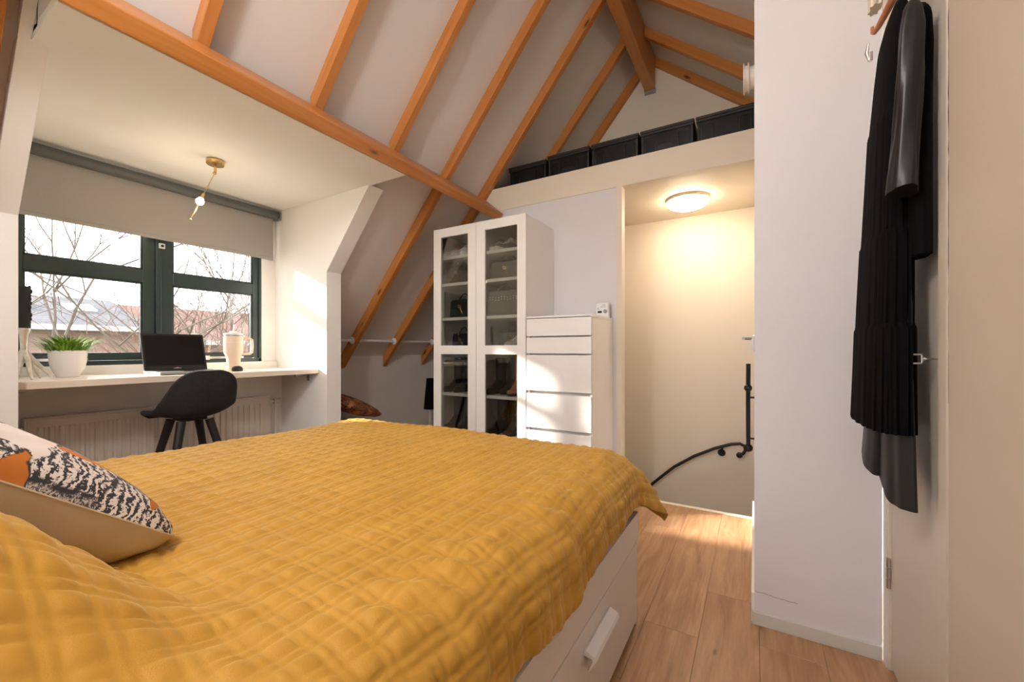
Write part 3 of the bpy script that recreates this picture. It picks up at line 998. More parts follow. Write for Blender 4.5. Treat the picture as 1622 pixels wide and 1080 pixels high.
MB().tube([(1.715, 3.035, 0.62), (1.715, 3.035, 0.0)], 0.008, 10).build('pipe', 'radiator', rad, smooth=True)

# ================================================================== BED
bed = thing('bed', 'white bed frame with drawers under the mustard quilt', 'bed', (0.55, 1.15, 0))
BX0, BX1, BY0, BY1 = -0.50, 1.552, 0.372, 1.93
B(BX0, BX1, BY0, BY0 + 0.02, 0.309, 0.412).build('side_rail', 'bed_white', bed, bevel=0.001)
B(BX0, BX1, BY1 - 0.02, BY1, 0.03, 0.412).build('side_rail', 'bed_white', bed, bevel=0.001)
B(BX1 - 0.02, BX1, BY0 + 0.021, BY1 - 0.021, 0.03, 0.412).build('foot_panel', 'bed_white', bed, bevel=0.001)
B(BX0 - 0.04, BX0, BY0 - 0.01, BY1 + 0.01, 0.0, 0.86).build('headboard', 'bed_white', bed, bevel=0.002)
B(BX1 - 0.018, BX1, BY0 + 0.004, BY0 + 0.02, 0.0, 0.309).build('corner_post', 'bed_white', bed)
B(BX1 - 0.02, BX1, BY1 - 0.04, BY1, 0.0, 0.03).build('foot', 'bed_white', bed)
B(BX0, BX0 + 0.02, BY1 - 0.04, BY1, 0.0, 0.03).build('foot', 'bed_white', bed)
B(BX0, BX1 - 0.02, BY0 + 0.04, BY1 - 0.02, 0.28, 0.30).build('slatted_base', 'bed_white', bed)
for a, b in ((0.575, BX1 - 0.0205), (-0.44, 0.571)):
    dr = B(a, b, BY0, BY0 + 0.016, 0.022, 0.305).build('drawer', 'bed_white', bed, bevel=0.0012)
    hx = a + 0.41
    hm = MB()
    hm.prism([(BY0, 0.252), (BY0 - 0.006, 0.256), (BY0 - 0.030, 0.246), (BY0 - 0.034, 0.236), (BY0 - 0.016, 0.205), (BY0 - 0.012, 0.205),
              (BY0 - 0.024, 0.232), (BY0 - 0.022, 0.238), (BY0, 0.240)], 'x', hx, hx + 0.205)
    lab(hm.build('handle', 'handle_white', dr, bevel=0.001), 'bright white angled grip')
mt = MB()
mt.box(BX0 + 0.02, BX1 - 0.03, BY0 + 0.03, BY1 - 0.03, 0.302, 0.60)
tag(mt.build('mattress', 'white_gloss', bevel=0.05, seg=4), 'mattress hidden under the mustard quilt on the white bed', 'mattress')

# ---- quilt
ZT = 0.642
R = 0.125
def drape(e):
    """arc excess length e -> (out, drop)"""
    a = np.clip(e / R, 0, PI / 2)
    rest = np.maximum(e - R * PI / 2, 0)
    return R * np.sin(a) + rest * 0.10, R * (1 - np.cos(a)) + rest * 0.99
step = 0.0042
ex_max, ey_max = 0.275, 0.250
xa = 1.575 - R                       # fold line at the foot
ya, yb = 0.348 + R, 1.945 - R
sx = np.arange(-0.47, xa + ex_max + step, step)
sy = np.arange(ya - ey_max, yb + ey_max + step, step)
SX, SY = np.meshgrid(sx, sy, indexing='ij')
ex = np.maximum(SX - xa, 0)
ey = np.maximum(ya - SY, 0)
ey2 = np.maximum(SY - yb, 0)
eyy = ey + ey2
sgn = np.where(ey > 0, -1.0, 1.0)
r = np.sqrt(ex ** 2 + eyy ** 2) + 1e-9
both = (ex > 0) & (eyy > 0)
# hem is a bit wavy
hemwave = 1 + 0.06 * np.sin(SX * 7.0 + 2.2) + 0.03 * np.sin(SX * 17)
ey_s = eyy * np.where(ey > 0, hemwave, 1)
r = np.sqrt(ex ** 2 + ey_s ** 2) + 1e-9
out, drop = drape(r)
diag = (2 * ex * eyy / (ex ** 2 + eyy ** 2 + 1e-9)) * (r > 0)
out = out + diag * np.clip(r - 0.10, 0, 1) * 0.42
drop = drop - diag * np.clip(r - 0.12, 0, 1) * 0.10
X = np.minimum(SX, xa) + out * ex / r
Y = np.clip(SY, ya, yb) + sgn * out * ey_s / r
Z = ZT - drop
# soft undulation of the top
def sn(a, b, ph=0.0):
    return np.sin(a + ph) * np.cos(b - ph * 1.3)
top_w = np.exp(-(drop / 0.05) ** 2)
Z += top_w * (0.006 * sn(SX * 4.1, SY * 3.3) + 0.003 * sn(SX * 11, SY * 9, 1.1))
# crown: far left corner a little higher, edges sag
Z += top_w * 0.008 * np.sin(np.clip((SY - ya) / (yb - ya), 0, 1) * PI)
# pillows under the quilt at the head
def sstep(t):
    t = np.clip(t, 0, 1)
    return t * t * (3 - 2 * t)
shift = -0.19 * sstep((SY - 0.80) / 0.10)
side = sstep((SY - 0.44) / 0.36) * (1 - sstep((SY - 1.80) / 0.12))
mound = 0.205 * sstep((0.325 + shift - SX) / 0.30) * side
valley = np.exp(-((SY - 1.15) / 0.05) ** 2)
mound *= 1 - 0.25 * valley
Z += mound
# creases of the pillows edge
cr = np.exp(-((SX - 0.26 - shift) / 0.06) ** 2) * side
Z += cr * (0.006 * np.sin(SY * 34 + 2 * SX * 20) + 0.004 * np.sin(SY * 61 + 1.0) - 0.006)
mnd = np.clip(mound / 0.2, 0, 1)
Z += mnd * 0.006 * np.sin(SX * 38 + SY * 21)
# folds in the hanging side
hang = sstep((drop - 0.03) / 0.10)
fold = 0.003 * np.sin(SX * 31 + 1.5 * np.sin(SX * 7)) + 0.002 * np.sin(SX * 67)
Y += np.where((ey > 0) & ~both, -hang * fold, 0)
foldx = 0.007 * np.sin(SY * 29) + 0.004 * np.sin(SY * 57)
X += np.where((ex > 0) & ~both, hang * foldx, 0)
ang_c = np.arctan2(eyy, ex + 1e-9)
cf = np.where(both, 0.012 * np.sin(ang_c * 9) * hang * np.sin(np.clip(ang_c, 0, PI / 2) * 2), 0)
X += cf * 0.7
Y += sgn * cf * 0.7
# wrinkles running along near the drop
wr_ = sstep((0.62 - SY) / 0.2) * (ey2 == 0)
Z += wr_ * top_w * (0.004 * np.sin(SX * 47 + 6 * np.sin(SY * 9 + SX * 4)) + 0.003 * np.sin(SX * 83 + SY * 40))
# quilting: pairs of stitch lines in both directions
def stitch(s):
    Pd = 0.052
    q = np.mod(s, Pd)
    d1 = np.minimum(q, Pd - q)
    d2 = np.abs(q - 0.017)
    d = np.minimum(d1, d2)
    wdt = np.where(q < 0.017, 0.0085, 0.0175)
    t = np.clip(d / wdt, 0, 1)
    return np.sqrt(1 - (1 - t) ** 2) * np.where(q < 0.017, 0.62, 1.0)
wob = 0.002 * np.sin(SX * 13 + SY * 7)
puff = stitch(SX + wob + 0.0035 * np.sin(SY * 17)) * stitch(SY + wob + 0.0035 * np.sin(SX * 15))
Pos = np.stack([X, Y, Z], -1)
dX = np.gradient(Pos, axis=0)
dY = np.gradient(Pos, axis=1)
Nn = np.cross(dX, dY)
Nn /= (np.linalg.norm(Nn, axis=-1, keepdims=True) + 1e-9)
rs_ = np.random.RandomState(2)
lowf = 1 + 0.25 * np.sin(SX * 21 + 3 * np.sin(SY * 11)) * np.sin(SY * 25)
Pos = Pos + Nn * (puff * 0.0072 * lowf)[..., None]
V, F = grid_mesh(Pos)
qo = np_obj('quilt', V, F, 'quilt')
sol = qo.modifiers.new('solidify', 'SOLIDIFY')
sol.thickness = 0.005
sol.offset = -1
tag(qo, 'mustard yellow quilted velvet bedspread stitched in a double-line grid', 'bedspread')

# ================================================================== CUSHIONS
def cushion(name, label, size, T, TB, mat_a, mat_b, loc, rot, n=56, wr=0.004, seed=1):
    root = thing(name, label, 'cushion', loc, rot=rot)
    s = np.linspace(-1, 1, n)
    Xs, Ys = np.meshgrid(s, s, indexing='ij')
    pin = (1 - 0.05 * (1 - Ys ** 2) * np.abs(Xs) ** 3) * np.sqrt(1 - 0.16 * Ys ** 8)
    pin2 = (1 - 0.05 * (1 - Xs ** 2) * np.abs(Ys) ** 3) * np.sqrt(1 - 0.16 * Xs ** 8)
    h = (np.clip(1 - Xs ** 2, 0, 1) ** 0.42) * (np.clip(1 - Ys ** 2, 0, 1) ** 0.42)
    wrk = wr * (np.sin(Xs * 9 + 4 * Ys + seed) * np.sin(Ys * 7 - 2 * Xs) + 0.7 * np.sin(Xs * 17 - Ys * 23 + seed)) * np.abs(Xs * Ys + 0.25)
    for side_, mat, nm in ((1, mat_a, 'front_cover'), (-1, mat_b, 'back_cover')):
        fo = 0.005 * np.sin(Xs * 14 + 5 * Ys + 2) * h * (side_ < 0)
        Zs = side_ * ((T if side_ > 0 else TB) * h + np.where(h > 0.02, wrk, 0) + fo)
        P_ = np.stack([Xs * pin * size / 2, Ys * pin2 * size / 2, Zs], -1)
        V_, F_ = grid_mesh(P_)
        if side_ < 0:
            F_ = F_[:, ::-1]
        np_obj(nm, V_, F_, mat, root)
    ring = []
    for k in range(4 * (n - 1)):
        a = k // (n - 1); b = k % (n - 1)
        i, j = [(b, 0), (n - 1, b), (n - 1 - b, n - 1), (0, n - 1 - b)][a]
        ring.append((Xs[i, j] * pin[i, j] * size / 2, Ys[i, j] * pin2[i, j] * size / 2, 0))
    ring.append(ring[0])
    MB().tube(ring, 0.0022, 6).build('seam', mat_b, root, local=True, smooth=True)
    return root
tilt = 38
cushion('cushion', 'cream cushion with black feather and orange print lying on the bed', 0.48, 0.085, 0.125, 'print', 'linen',
        (0.140, 1.135, 0.795), (math.radians(-3), math.radians(tilt), math.radians(4)), seed=3)

# low bench with tan cushion in the alcove
bn = thing('bench', 'low white storage box under the eaves, hidden behind the bed', 'box', (2.25, 2.82, 0))
B(1.93, 2.42, 2.62, 3.05, 0.0, 0.37).build('body', 'bed_white', bn, bevel=0.003)
B(1.92, 2.43, 2.61, 3.06, 0.37, 0.39).build('lid', 'bed_white', bn, bevel=0.003)
cushion('cushion', 'tan cushion with black leaf pattern under the sloping roof', 0.44, 0.062, 0.062, 'print_tan', 'print_tan',
        (2.17, 2.82, 0.575), (math.radians(14), math.radians(17), math.radians(14)), n=40, seed=8)
# dark shade on a metal post
fl_ = thing('floor_lamp', 'black tapered shade on a pale metal post beside the glass cabinet', 'lamp', (3.06, 2.74, 0))
MB().lathe([(0.06, 0.43), (0.035, 0.73), (0.034, 0.73)], (3.06, 2.74, 0), 28, sx=1, sy=1.1).build('shade', 'black_cloth', fl_, smooth=True)
MB().lathe([(0.024, 0.012), (0.024, 0.44)], (3.06, 2.74, 0), 20).build('post', 'antler', fl_, smooth=True)
MB().lathe([(0.09, 0.0), (0.088, 0.012)], (3.06, 2.74, 0), 28).build('base', 'steel', fl_, smooth=True)
# hanging rail fixed between rafters
rl = thing('clothes_rail', 'white pole fixed through the rafters under the slope', 'rail', (2.8, 2.955, H + 0.07))
ry, rz = 2.955, H + 0.075
for a, b in ((1.907, 2.319), (2.366, 2.794), (2.841, 3.324), (3.371, 3.794)):
    MB().tube([(a, ry, rz), (b, ry, rz)], 0.0125, 14).build('pole', 'handle_white', rl, smooth=True)
    MB().tube([(b - 0.012, ry, rz), (b, ry, rz)], [0.022, 0.032], 20).build('flange', 'handle_white', rl, smooth=True)

# ================================================================== CHEST OF DRAWERS
ch = thing('chest_of_drawers', 'narrow white chest of drawers beside the glass cabinet', 'chest', (2.62, 1.08, 0))
CX, CY0, CY1, CT = 2.40, 0.855, 1.308, 1.231
m = MB()
B(CX + 0.02, X1 + 0.004, CY0, CY0 + 0.018, 0.0, CT - 0.018).build('side_panel', 'white_gloss', ch, bevel=0.0012)
B(CX + 0.02, X1 + 0.004, CY1 - 0.018, CY1, 0.0, CT - 0.018).build('side_panel', 'white_gloss', ch, bevel=0.0012)
B(CX, X1 + 0.004, CY0 - 0.002, CY1 + 0.001, CT - 0.018, CT).build('top', 'white_gloss', ch, bevel=0.0015)
B(X1 - 0.006, X1 + 0.003, CY0 + 0.018, CY1 - 0.018, 0.02, CT - 0.02).build('back_panel', 'white_gloss', ch)
B(CX + 0.04, CX + 0.055, CY0 + 0.018, CY1 - 0.018, 0.0, CT - 0.02).build('inner_frame', 'dormer', ch)
spans = [(0.205, 0.086), (0.076, -0.028), (-0.038, -0.271), (-0.290, -0.5145), (-0.533, -0.757), (-0.776, -1.0)]
for a, b in spans:
    a, b = H + a, H + b
    dr = MB().prism([(CX, b), (CX + 0.018, b), (CX + 0.018, a - 0.012), (CX + 0.006, a), (CX, a)], 'y', CY0 + 0.002, CY1 - 0.002)
    dr.build('drawer', 'white_gloss', ch, bevel=0.001)
# alarm
al = thing('carbon_monoxide_alarm', 'small white alarm with dark display standing on the chest of drawers', 'alarm', (2.79, 0.905, CT))
B(2.772, 2.808, 0.865, 0.958, CT, CT + 0.108).build('case', 'switch', al, bevel=0.012, seg=4)
B(2.7705, 2.773, 0.912, 0.942, CT + 0.036, CT + 0.050).build('display', 'screen', al)
MB().lathe([(0.014, 0), (0.014, 0.002)], (2.7705, 0.888, CT + 0.046), 20, 'x').build('speaker', 'grey_print', al, smooth=True)
m = MB()
for k in range(3):
    m.box(2.7712, 2.773, 0.885 + 0.0, 0.925 - 0.008 * k, CT + 0.075 + 0.008 * k, CT + 0.0775 + 0.008 * k)
m.box(2.7712, 2.773, 0.937, 0.941, CT + 0.06, CT + 0.075)
m.build('printed_lines', 'grey_print', al)

# ================================================================== GLASS CABINET
cb = thing('display_cabinet', 'tall white cabinet with two glass doors full of shoes and bags', 'cabinet', (2.6, 1.71, 0))
KX, KY0, KYM, KY1, KT = 2.40, 1.312, 1.717, 2.114, 1.923
cf_ = 'white_gloss'
bx = KX + 0.022
for y0, y1 in ((KY0, KY0 + 0.02), (KYM - 0.011, KYM + 0.011), (KY1 - 0.02, KY1)):
    B(bx, X1 + 0.004, y0, y1, 0.0, KT).build('side_panel', cf_, cb, bevel=0.001)
B(bx, X1 + 0.004, KY0 + 0.02, KY1 - 0.02, KT - 0.02, KT).build('top', cf_, cb, bevel=0.001)
B(bx, X1 + 0.004, KY0 + 0.02, KY1 - 0.02, 0.06, 0.08).build('bottom', cf_, cb, bevel=0.001)
B(bx, bx + 0.016, KY0 + 0.02, KY1 - 0.02, 0.0, 0.06).build('plinth', cf_, cb)
B(X1 - 0.004, X1 + 0.004, KY0 + 0.02, KY1 - 0.02, 0.08, KT - 0.02).build('back_panel', 'olive', cb)
shelf_z = [H + 0.700, H + 0.498, H + 0.238, H + 0.005, H - 0.328, H - 0.62]
for zt in shelf_z:
    for y0, y1 in ((KY0 + 0.02, KYM - 0.011), (KYM + 0.011, KY1 - 0.02)):
        B(bx + 0.006, X1 - 0.004, y0, y1, zt - 0.022, zt).build('shelf', cf_, cb, bevel=0.001)
for y0, y1, g0, g1 in ((KY0, KYM - 0.0015, 1.378, 1.641), (KYM + 0.0015, KY1, 1.790, 2.045)):
    dt = KT
    d = MB()
    d.box(KX, KX + 0.02, y0, g0, 0.065, dt)
    d.box(KX, KX + 0.02, g1, y1, 0.065, dt)
    d.box(KX, KX + 0.02, g0, g1, H + 0.843, dt)
    d.box(KX, KX + 0.02, g0, g1, H - 0.036, H + 0.027)
    d.box(KX, KX + 0.02, g0, g1, 0.065, 0.13)
    dd = d.build('door', cf_, cb)
    for z0, z1 in ((H + 0.027, H + 0.843), (0.13, H - 0.036)):
        B(KX + 0.008, KX + 0.012, g0, g1, z0, z1).build('glass', 'cab_glass', dd)

# ---- things in the cabinet
def shoe_mesh(L, W, Hh, toe=0.5, heel=1.0, n=14, m=14):
    """loft along x from heel (0) to toe (L)"""
    vs = []
    for i in range(n + 1):
        t = i / n
        wv = W * (0.78 + 0.22 * math.sin(min(1, t * 1.15) * PI * 0.75)) * (1 if t < 0.75 else math.sqrt(max(0.02, 1 - ((t - 0.75) / 0.25) ** 2 * 0.95)))
        wv *= 1 if t > 0.08 else 0.75 + 3 * t
        hv = Hh * (1.0 if t < 0.28 else 1.0 - (1 - toe) * min(1, (t - 0.28) / 0.42))
        hv *= 1 if t < 0.85 else math.sqrt(max(0.05, 1 - ((t - 0.85) / 0.15) ** 2 * 0.8))
        for k in range(m + 1):
            a = PI * k / m
            vs.append((L * t, wv / 2 * math.cos(a), 0.02 + (hv - 0.02) * math.sin(a) ** 0.75))
    fs = []
    for i in range(n):
        for k in range(m):
            a = i * (m + 1) + k
            fs.append((a, a + 1, a + m + 2, a + m + 1))
    fs.append(tuple(range(m + 1)))
    fs.append(tuple(range(n * (m + 1), (n + 1) * (m + 1)))[::-1])
    return vs, fs


def sneaker(label, loc, rz, upper='white_shoe', sole='handle_white', accent='pink', L=0.25, group=None):
    t = thing('sneaker', label, 'shoe', loc, group, (0, 0, rz))
    vs, fs = shoe_mesh(L, 0.085, 0.098, 0.55)
    MB().add(vs, fs).build('upper', upper, t, smooth=True, local=True)
    so = MB()
    pts = []
    n = 28
    for k in range(n):
        a = 2 * PI * k / n
        pts.append((L / 2 + (L / 2 + 0.006) * math.cos(a), 0.046 * math.sin(a) * (1 if math.cos(a) > 0 else 0.86)))
    so.prism(pts, 'z', 0.0, 0.028)
    so.build('sole', sole, t, bevel=0.004, local=True)
    la = MB()
    for k in range(4):
        xx = L * (0.40 + 0.085 * k)
        zz = 0.094 - 0.012 * k
        la.tube([(xx, -0.022, zz - 0.008), (xx + 0.004, 0, zz + 0.004), (xx, 0.022, zz - 0.008)], 0.003, 6)
    la.build('laces', sole, t, local=True)
    B(-0.004, 0.012, -0.018, 0.018, 0.06, 0.112).build('heel_tab', accent, t, bevel=0.003, local=True)
    MB().tube([(0.02, 0, 0.094), (0.075, 0, 0.100)], [0.030, 0.026], 14).build('collar', accent, t, local=True, smooth=True)
    return t


def boot(label, loc, rz, mat, Hh=0.26, L=0.22, heel=0.05, rs=0.045):
    t = thing('boot', label, 'boot', loc, None, (0, 0, rz))
    sh = MB()
    pts = [(0.045, 0, 0.05), (0.045, 0, 0.10), (0.04, 0, Hh * 0.55), (0.03, 0, Hh)]
    sh.tube(pts, [0.040, 0.038, rs * 0.92, rs], 18)
    sh.build('shaft', mat, t, smooth=True, local=True)
    ft = MB()
    vs, fs = shoe_mesh(L, 0.078, 0.095, 0.48)
    vs = [(x, y, z + heel * max(0, 1 - x / (L * 0.62))) for x, y, z in vs]
    ft.add(vs, fs)
    ft.build('foot', mat, t, smooth=True, local=True)
    B(0.0, 0.045, -0.028, 0.028, 0.0, 0.022 + heel).build('heel', mat, t, bevel=0.004, local=True)
    so = MB(); so.prism([(0.05, -0.03), (L * 0.8, -0.038), (L, -0.012), (L, 0.012), (L * 0.8, 0.038), (0.05, 0.03)], 'z', 0.0, 0.02)
    so.build('sole', 'rubber', t, bevel=0.002, local=True)
    return t


def handbag(label, loc, rz, mat, Wd, Dp, Hh, trimm='gold', studs=False, name='handbag'):
    t = thing(name, label, 'bag', loc, None, (0, 0, rz))
    b = MB()
    b.prism([(-Wd / 2, 0), (Wd / 2, 0), (Wd / 2 * 0.9, Hh), (-Wd / 2 * 0.9, Hh)], 'x', -Dp / 2, Dp / 2)
    b.build('body', mat, t, bevel=min(Dp, Wd) * 0.16, seg=4, local=True)
    h = [(0, -Wd * 0.28 + Wd * 0.56 * k / 10, Hh - 0.01 + 0.06 * math.sin(PI * k / 10)) for k in range(11)]
    MB().tube(h, 0.005, 8).build('handle', mat, t, smooth=True, local=True)
    f = MB()
    f.box(-Dp / 2 - 0.006, -Dp / 2, -0.016, 0.016, Hh * 0.55, Hh * 0.62)
    f.box(-Dp / 2 - 0.006, -Dp / 2, -0.010, 0.022, Hh * 0.65, Hh * 0.70)
    f.tube([(-Dp / 2 - 0.003, 0.02, Hh * 0.8), (-Dp / 2 - 0.004, 0.0, Hh * 0.6), (-Dp / 2 - 0.004, -0.025, Hh * 0.25)], 0.0018, 6)
    if not studs:
        f.build('clasp', trimm, t, local=True)
    else:
        s_ = MB()
        for r_ in range(2):
            for k in range(11):
                s_.ball((-Dp / 2 - 0.001, -Wd * 0.42 + k * Wd * 0.084, Hh * 0.64 + 0.016 * r_ + 0.004 * math.sin(k * 1.7)), 0.0036, 6)
        s_.build('studs', 'handle_white', t, local=True)
    return t


z1 = shelf_z[0]
sneaker('pale pink sneaker at the left on the top shelf of the glass cabinet', (2.68, 2.050, z1), PI, group=None)
sneaker('white sneaker in the middle of the top left cabinet shelf', (2.68, 1.960, z1), PI)
sneaker('white sneaker nearest the centre post on the top left cabinet shelf', (2.68, 1.870, z1), PI)
sneaker('grey sneaker at the left on the top right cabinet shelf', (2.68, 1.655, z1), PI + 0.2, 'grey_shoe', 'white_shoe', 'grey_shoe')
sneaker('beige sneaker with pale sole on the top right cabinet shelf', (2.68, 1.545, z1), PI - 0.1, 'grey_shoe', 'cream_cloth', 'cream_cloth')
handbag('brown patterned handbag with gold clasp behind the left glass door', (2.55, 1.965, shelf_z[1]), 0.0, 'brown_bag', 0.24, 0.11, 0.14)
handbag('olive grey handbag behind the right glass door on the second shelf', (2.58, 1.545, shelf_z[1]), 0.0, 'olive', 0.28, 0.12, 0.14)
handbag('olive bag with two rows of white studs behind the right glass door', (2.53, 1.545, shelf_z[2]), 0.0, 'olive', 0.29, 0.12, 0.18, studs=True)
handbag('black handbag on the third shelf behind the left glass door', (2.60, 1.97, shelf_z[2]), 0.0, 'black_leather', 0.22, 0.12, 0.15)
handbag('grey felt bag behind the pink sneaker in the right cabinet half', (2.70, 1.585, shelf_z[3]), 0.0, 'grey_shoe', 0.22, 0.10, 0.13)
sneaker('white and pink sneaker standing behind the right glass door', (2.70, 1.470, shelf_z[3]), PI - 0.12, 'white_shoe', 'handle_white', 'pink')
handbag('black shopper on the shelf above the left mid rail', (2.62, 1.99, shelf_z[3]), 0.0, 'black_leather', 0.18, 0.10, 0.12)
boot('black ankle boot at the left on the fifth shelf of the cabinet', (2.66, 2.040, shelf_z[4]), PI, 'black_leather')
boot('black ankle boot at the right on the fifth shelf of the left cabinet half', (2.66, 1.940, shelf_z[4]), PI, 'black_leather')
boot('black boot at the left behind the right glass door', (2.68, 1.655, shelf_z[4]), PI, 'black_leather')
boot('black boot in the middle behind the right glass door', (2.72, 1.565, shelf_z[4]), PI, 'black_leather')
boot('tan suede boot behind the right glass door', (2.655, 1.475, shelf_z[4]), PI + 0.05, 'tan', 0.27, 0.22)
boot('black boot on the lowest visible shelf of the left cabinet half', (2.66, 2.040, shelf_z[5]), PI, 'black_leather')
boot('second black boot on the lowest shelf of the left cabinet half', (2.66, 1.940, shelf_z[5]), PI, 'black_leather')
boot('black boot on the lowest visible shelf of the right cabinet half', (2.68, 1.640, shelf_z[5]), PI, 'black_leather')
boot('brown boot on the lowest shelf of the right cabinet half', (2.66, 1.500, shelf_z[5]), PI, 'brown_bag')

# ================================================================== STORAGE BOXES ON THE LOFT
edges = [1.768, 1.412, 1.054, 0.694, 0.336, -0.022]
names = ['leftmost black storage box on the loft, under the sloping roof', 'second black storage box from the left on the loft',
         'middle black storage box of the five on the loft', 'second black storage box from the right, beige cloth inside',
         'rightmost black storage box on the loft, beside the white pillar']
ZL = 2.235
for i in range(5):
    y1, y0 = edges[i], edges[i + 1]
    yc, hw = (y0 + y1) / 2, (y1 - y0) / 2 - 0.006
    hgt = 0.30 if i else 0.285
    xf, xb = 2.93, 3.30
    t = thing('storage_box', names[i], 'box', ((xf + xb) / 2, yc, ZL), 'black storage boxes along the loft')
    tp = 0.022
    a = [(xf + 0.02, yc - hw + tp), (xb - 0.02, yc - hw + tp), (xb - 0.02, yc + hw - tp), (xf + 0.02, yc + hw - tp)]
    b = [(xf + 0.008, yc - hw + 0.008), (xb - 0.008, yc - hw + 0.008), (xb - 0.008, yc + hw - 0.008), (xf + 0.008, yc + hw - 0.008)]
    zb, zt = ZL, ZL + hgt - 0.03
    vs = [(p[0], p[1], zb) for p in a] + [(p[0], p[1], zt) for p in b]
    MB().add(vs, [(3, 2, 1, 0), (0, 1, 5, 4), (1, 2, 6, 5), (2, 3, 7, 6), (3, 0, 4, 7)]).build('tub', 'smoky', t)
    MB().box(xf - 0.002, xb, yc - hw, yc + hw, zt - 0.006, zt + 0.012).build('rim', 'box_black', t, bevel=0.004)
    ld = MB()
    ld.box(xf - 0.004, xb + 0.002, yc - hw - 0.002, yc + hw + 0.002, zt + 0.012, zt + 0.030)
    ld.box(xf + 0.004, xf + 0.02, yc - 0.05, yc + 0.05, zt + 0.012, zt + 0.034)
    ld.build('lid', 'box_black', t, bevel=0.006)
    for s in (-1, 1):
        yy = yc + s * (hw - 0.065)
        f_ = MB()
        f_.box(xf + 0.004, xf + 0.016, yy - 0.034, yy + 0.034, zt - 0.033, zt - 0.030)
        f_.box(xf + 0.004, xf + 0.016, yy - 0.034, yy - 0.031, zb + 0.03, zt - 0.031)
        f_.box(xf + 0.004, xf + 0.016, yy + 0.031, yy + 0.034, zb + 0.03, zt - 0.031)
        f_.build('grip_frame', 'box_black', t)
        B(xf + 0.008, xf + 0.022, yc + s * (hw - 0.013) - 0.006, yc + s * (hw - 0.013) + 0.006, zb + 0.005, zt - 0.005).build('corner_rib', 'box_black', t)
    if i in (1, 3):
        m = MB()
        m.add([(xf + 0.035, yc + 0.10, zb + 0.13), (xf + 0.035, yc - 0.06, zb + 0.09), (xf + 0.035, yc - 0.09, zb + 0.15), (xf + 0.035, yc - 0.02, zb + 0.20), (xf + 0.035, yc + 0.06, zb + 0.20),
               (xf + 0.10, yc + 0.10, zb + 0.002), (xf + 0.10, yc - 0.06, zb + 0.002), (xf + 0.10, yc - 0.09, zb + 0.10), (xf + 0.10, yc - 0.02, zb + 0.17), (xf + 0.10, yc + 0.06, zb + 0.17)],
              [(0, 1, 2, 3, 4), (9, 8, 7, 6, 5), (0, 5, 6, 1), (1, 6, 7, 2), (2, 7, 8, 3), (3, 8, 9, 4), (4, 9, 5, 0)])
        tag(m.build('folded_cloth', 'cream_cloth', bevel=0.006),
            'beige cloth seen through the side of a loft storage box, ' + ('right of the middle' if i == 3 else 'left of the middle'), 'cloth')

# spotlight beside the pillar top
sp = thing('spotlight', 'cream spotlight with chrome ring on the pillar near the roof', 'lamp', (2.5, 0.0, 2.44))
MB().lathe([(0.055, 0.0), (0.055, 0.02), (0.060, 0.022), (0.072, 0.024), (0.072, 0.030), (0.060, 0.032), (0.062, 0.044), (0.075, 0.046), (0.075, 0.050), (0.068, 0.050)],
           (2.5, 0.0, 2.443), 36, 'y').build('housing', 'tumbler_light', sp, smooth=True)
MB().lathe([(0.066, 0.0505), (0.05, 0.051)], (2.5, 0.0, 2.443), 30, 'y').build('reflector', 'chrome', sp, smooth=True)

# ================================================================== PENDANT IN THE DORMER
pd = thing('pendant_lamp', 'small brass ceiling lamp with a slanting rod and lit bulb in the dormer', 'lamp', (1.125, 2.58, 2.06))
c = (1.125, 2.58, 2.06)
MB().lathe([(0.040, -0.022), (0.043, -0.018), (0.043, 0.0)], c, 32).build('ceiling_rose', 'brass', pd, smooth=True)
MB().tube([(1.125, 2.58, 2.036), (1.125, 2.58, 1.995)], 0.007, 12).build('stem', 'brass', pd, smooth=True)
J = Vector((1.122, 2.58, 1.992)); E = Vector((1.010, 2.585, 1.705))
MB().ball(tuple(J), 0.009).build('joint', 'brass', pd, smooth=True)
Bb = J.lerp(E, 0.62)
MB().tube([J, J.lerp(E, 0.5)], 0.0022, 8).build('rod', 'brass', pd)
MB().tube([J.lerp(E, 0.45), J.lerp(E, 0.53), J.lerp(E, 0.56)], [0.006, 0.008, 0.014], 14).build('socket', 'brass', pd, smooth=True)
MB().ball(tuple(Bb), 0.019, 16).build('bulb', 'bulb', pd, smooth=True)
MB().tube([J.lerp(E, 0.67), J.lerp(E, 0.97)], 0.0034, 8).build('lower_rod', 'gold', pd)
MB().ball(tuple(E), 0.007).build('tip', 'gold', pd, smooth=True)
lamp('pendant_bulb', tuple(Bb + Vector((0, 0, -0.05))), 0.8, (1.0, 0.80, 0.55), 0.03, pd)

# ================================================================== THINGS ON THE DESK
DZ = 0.876
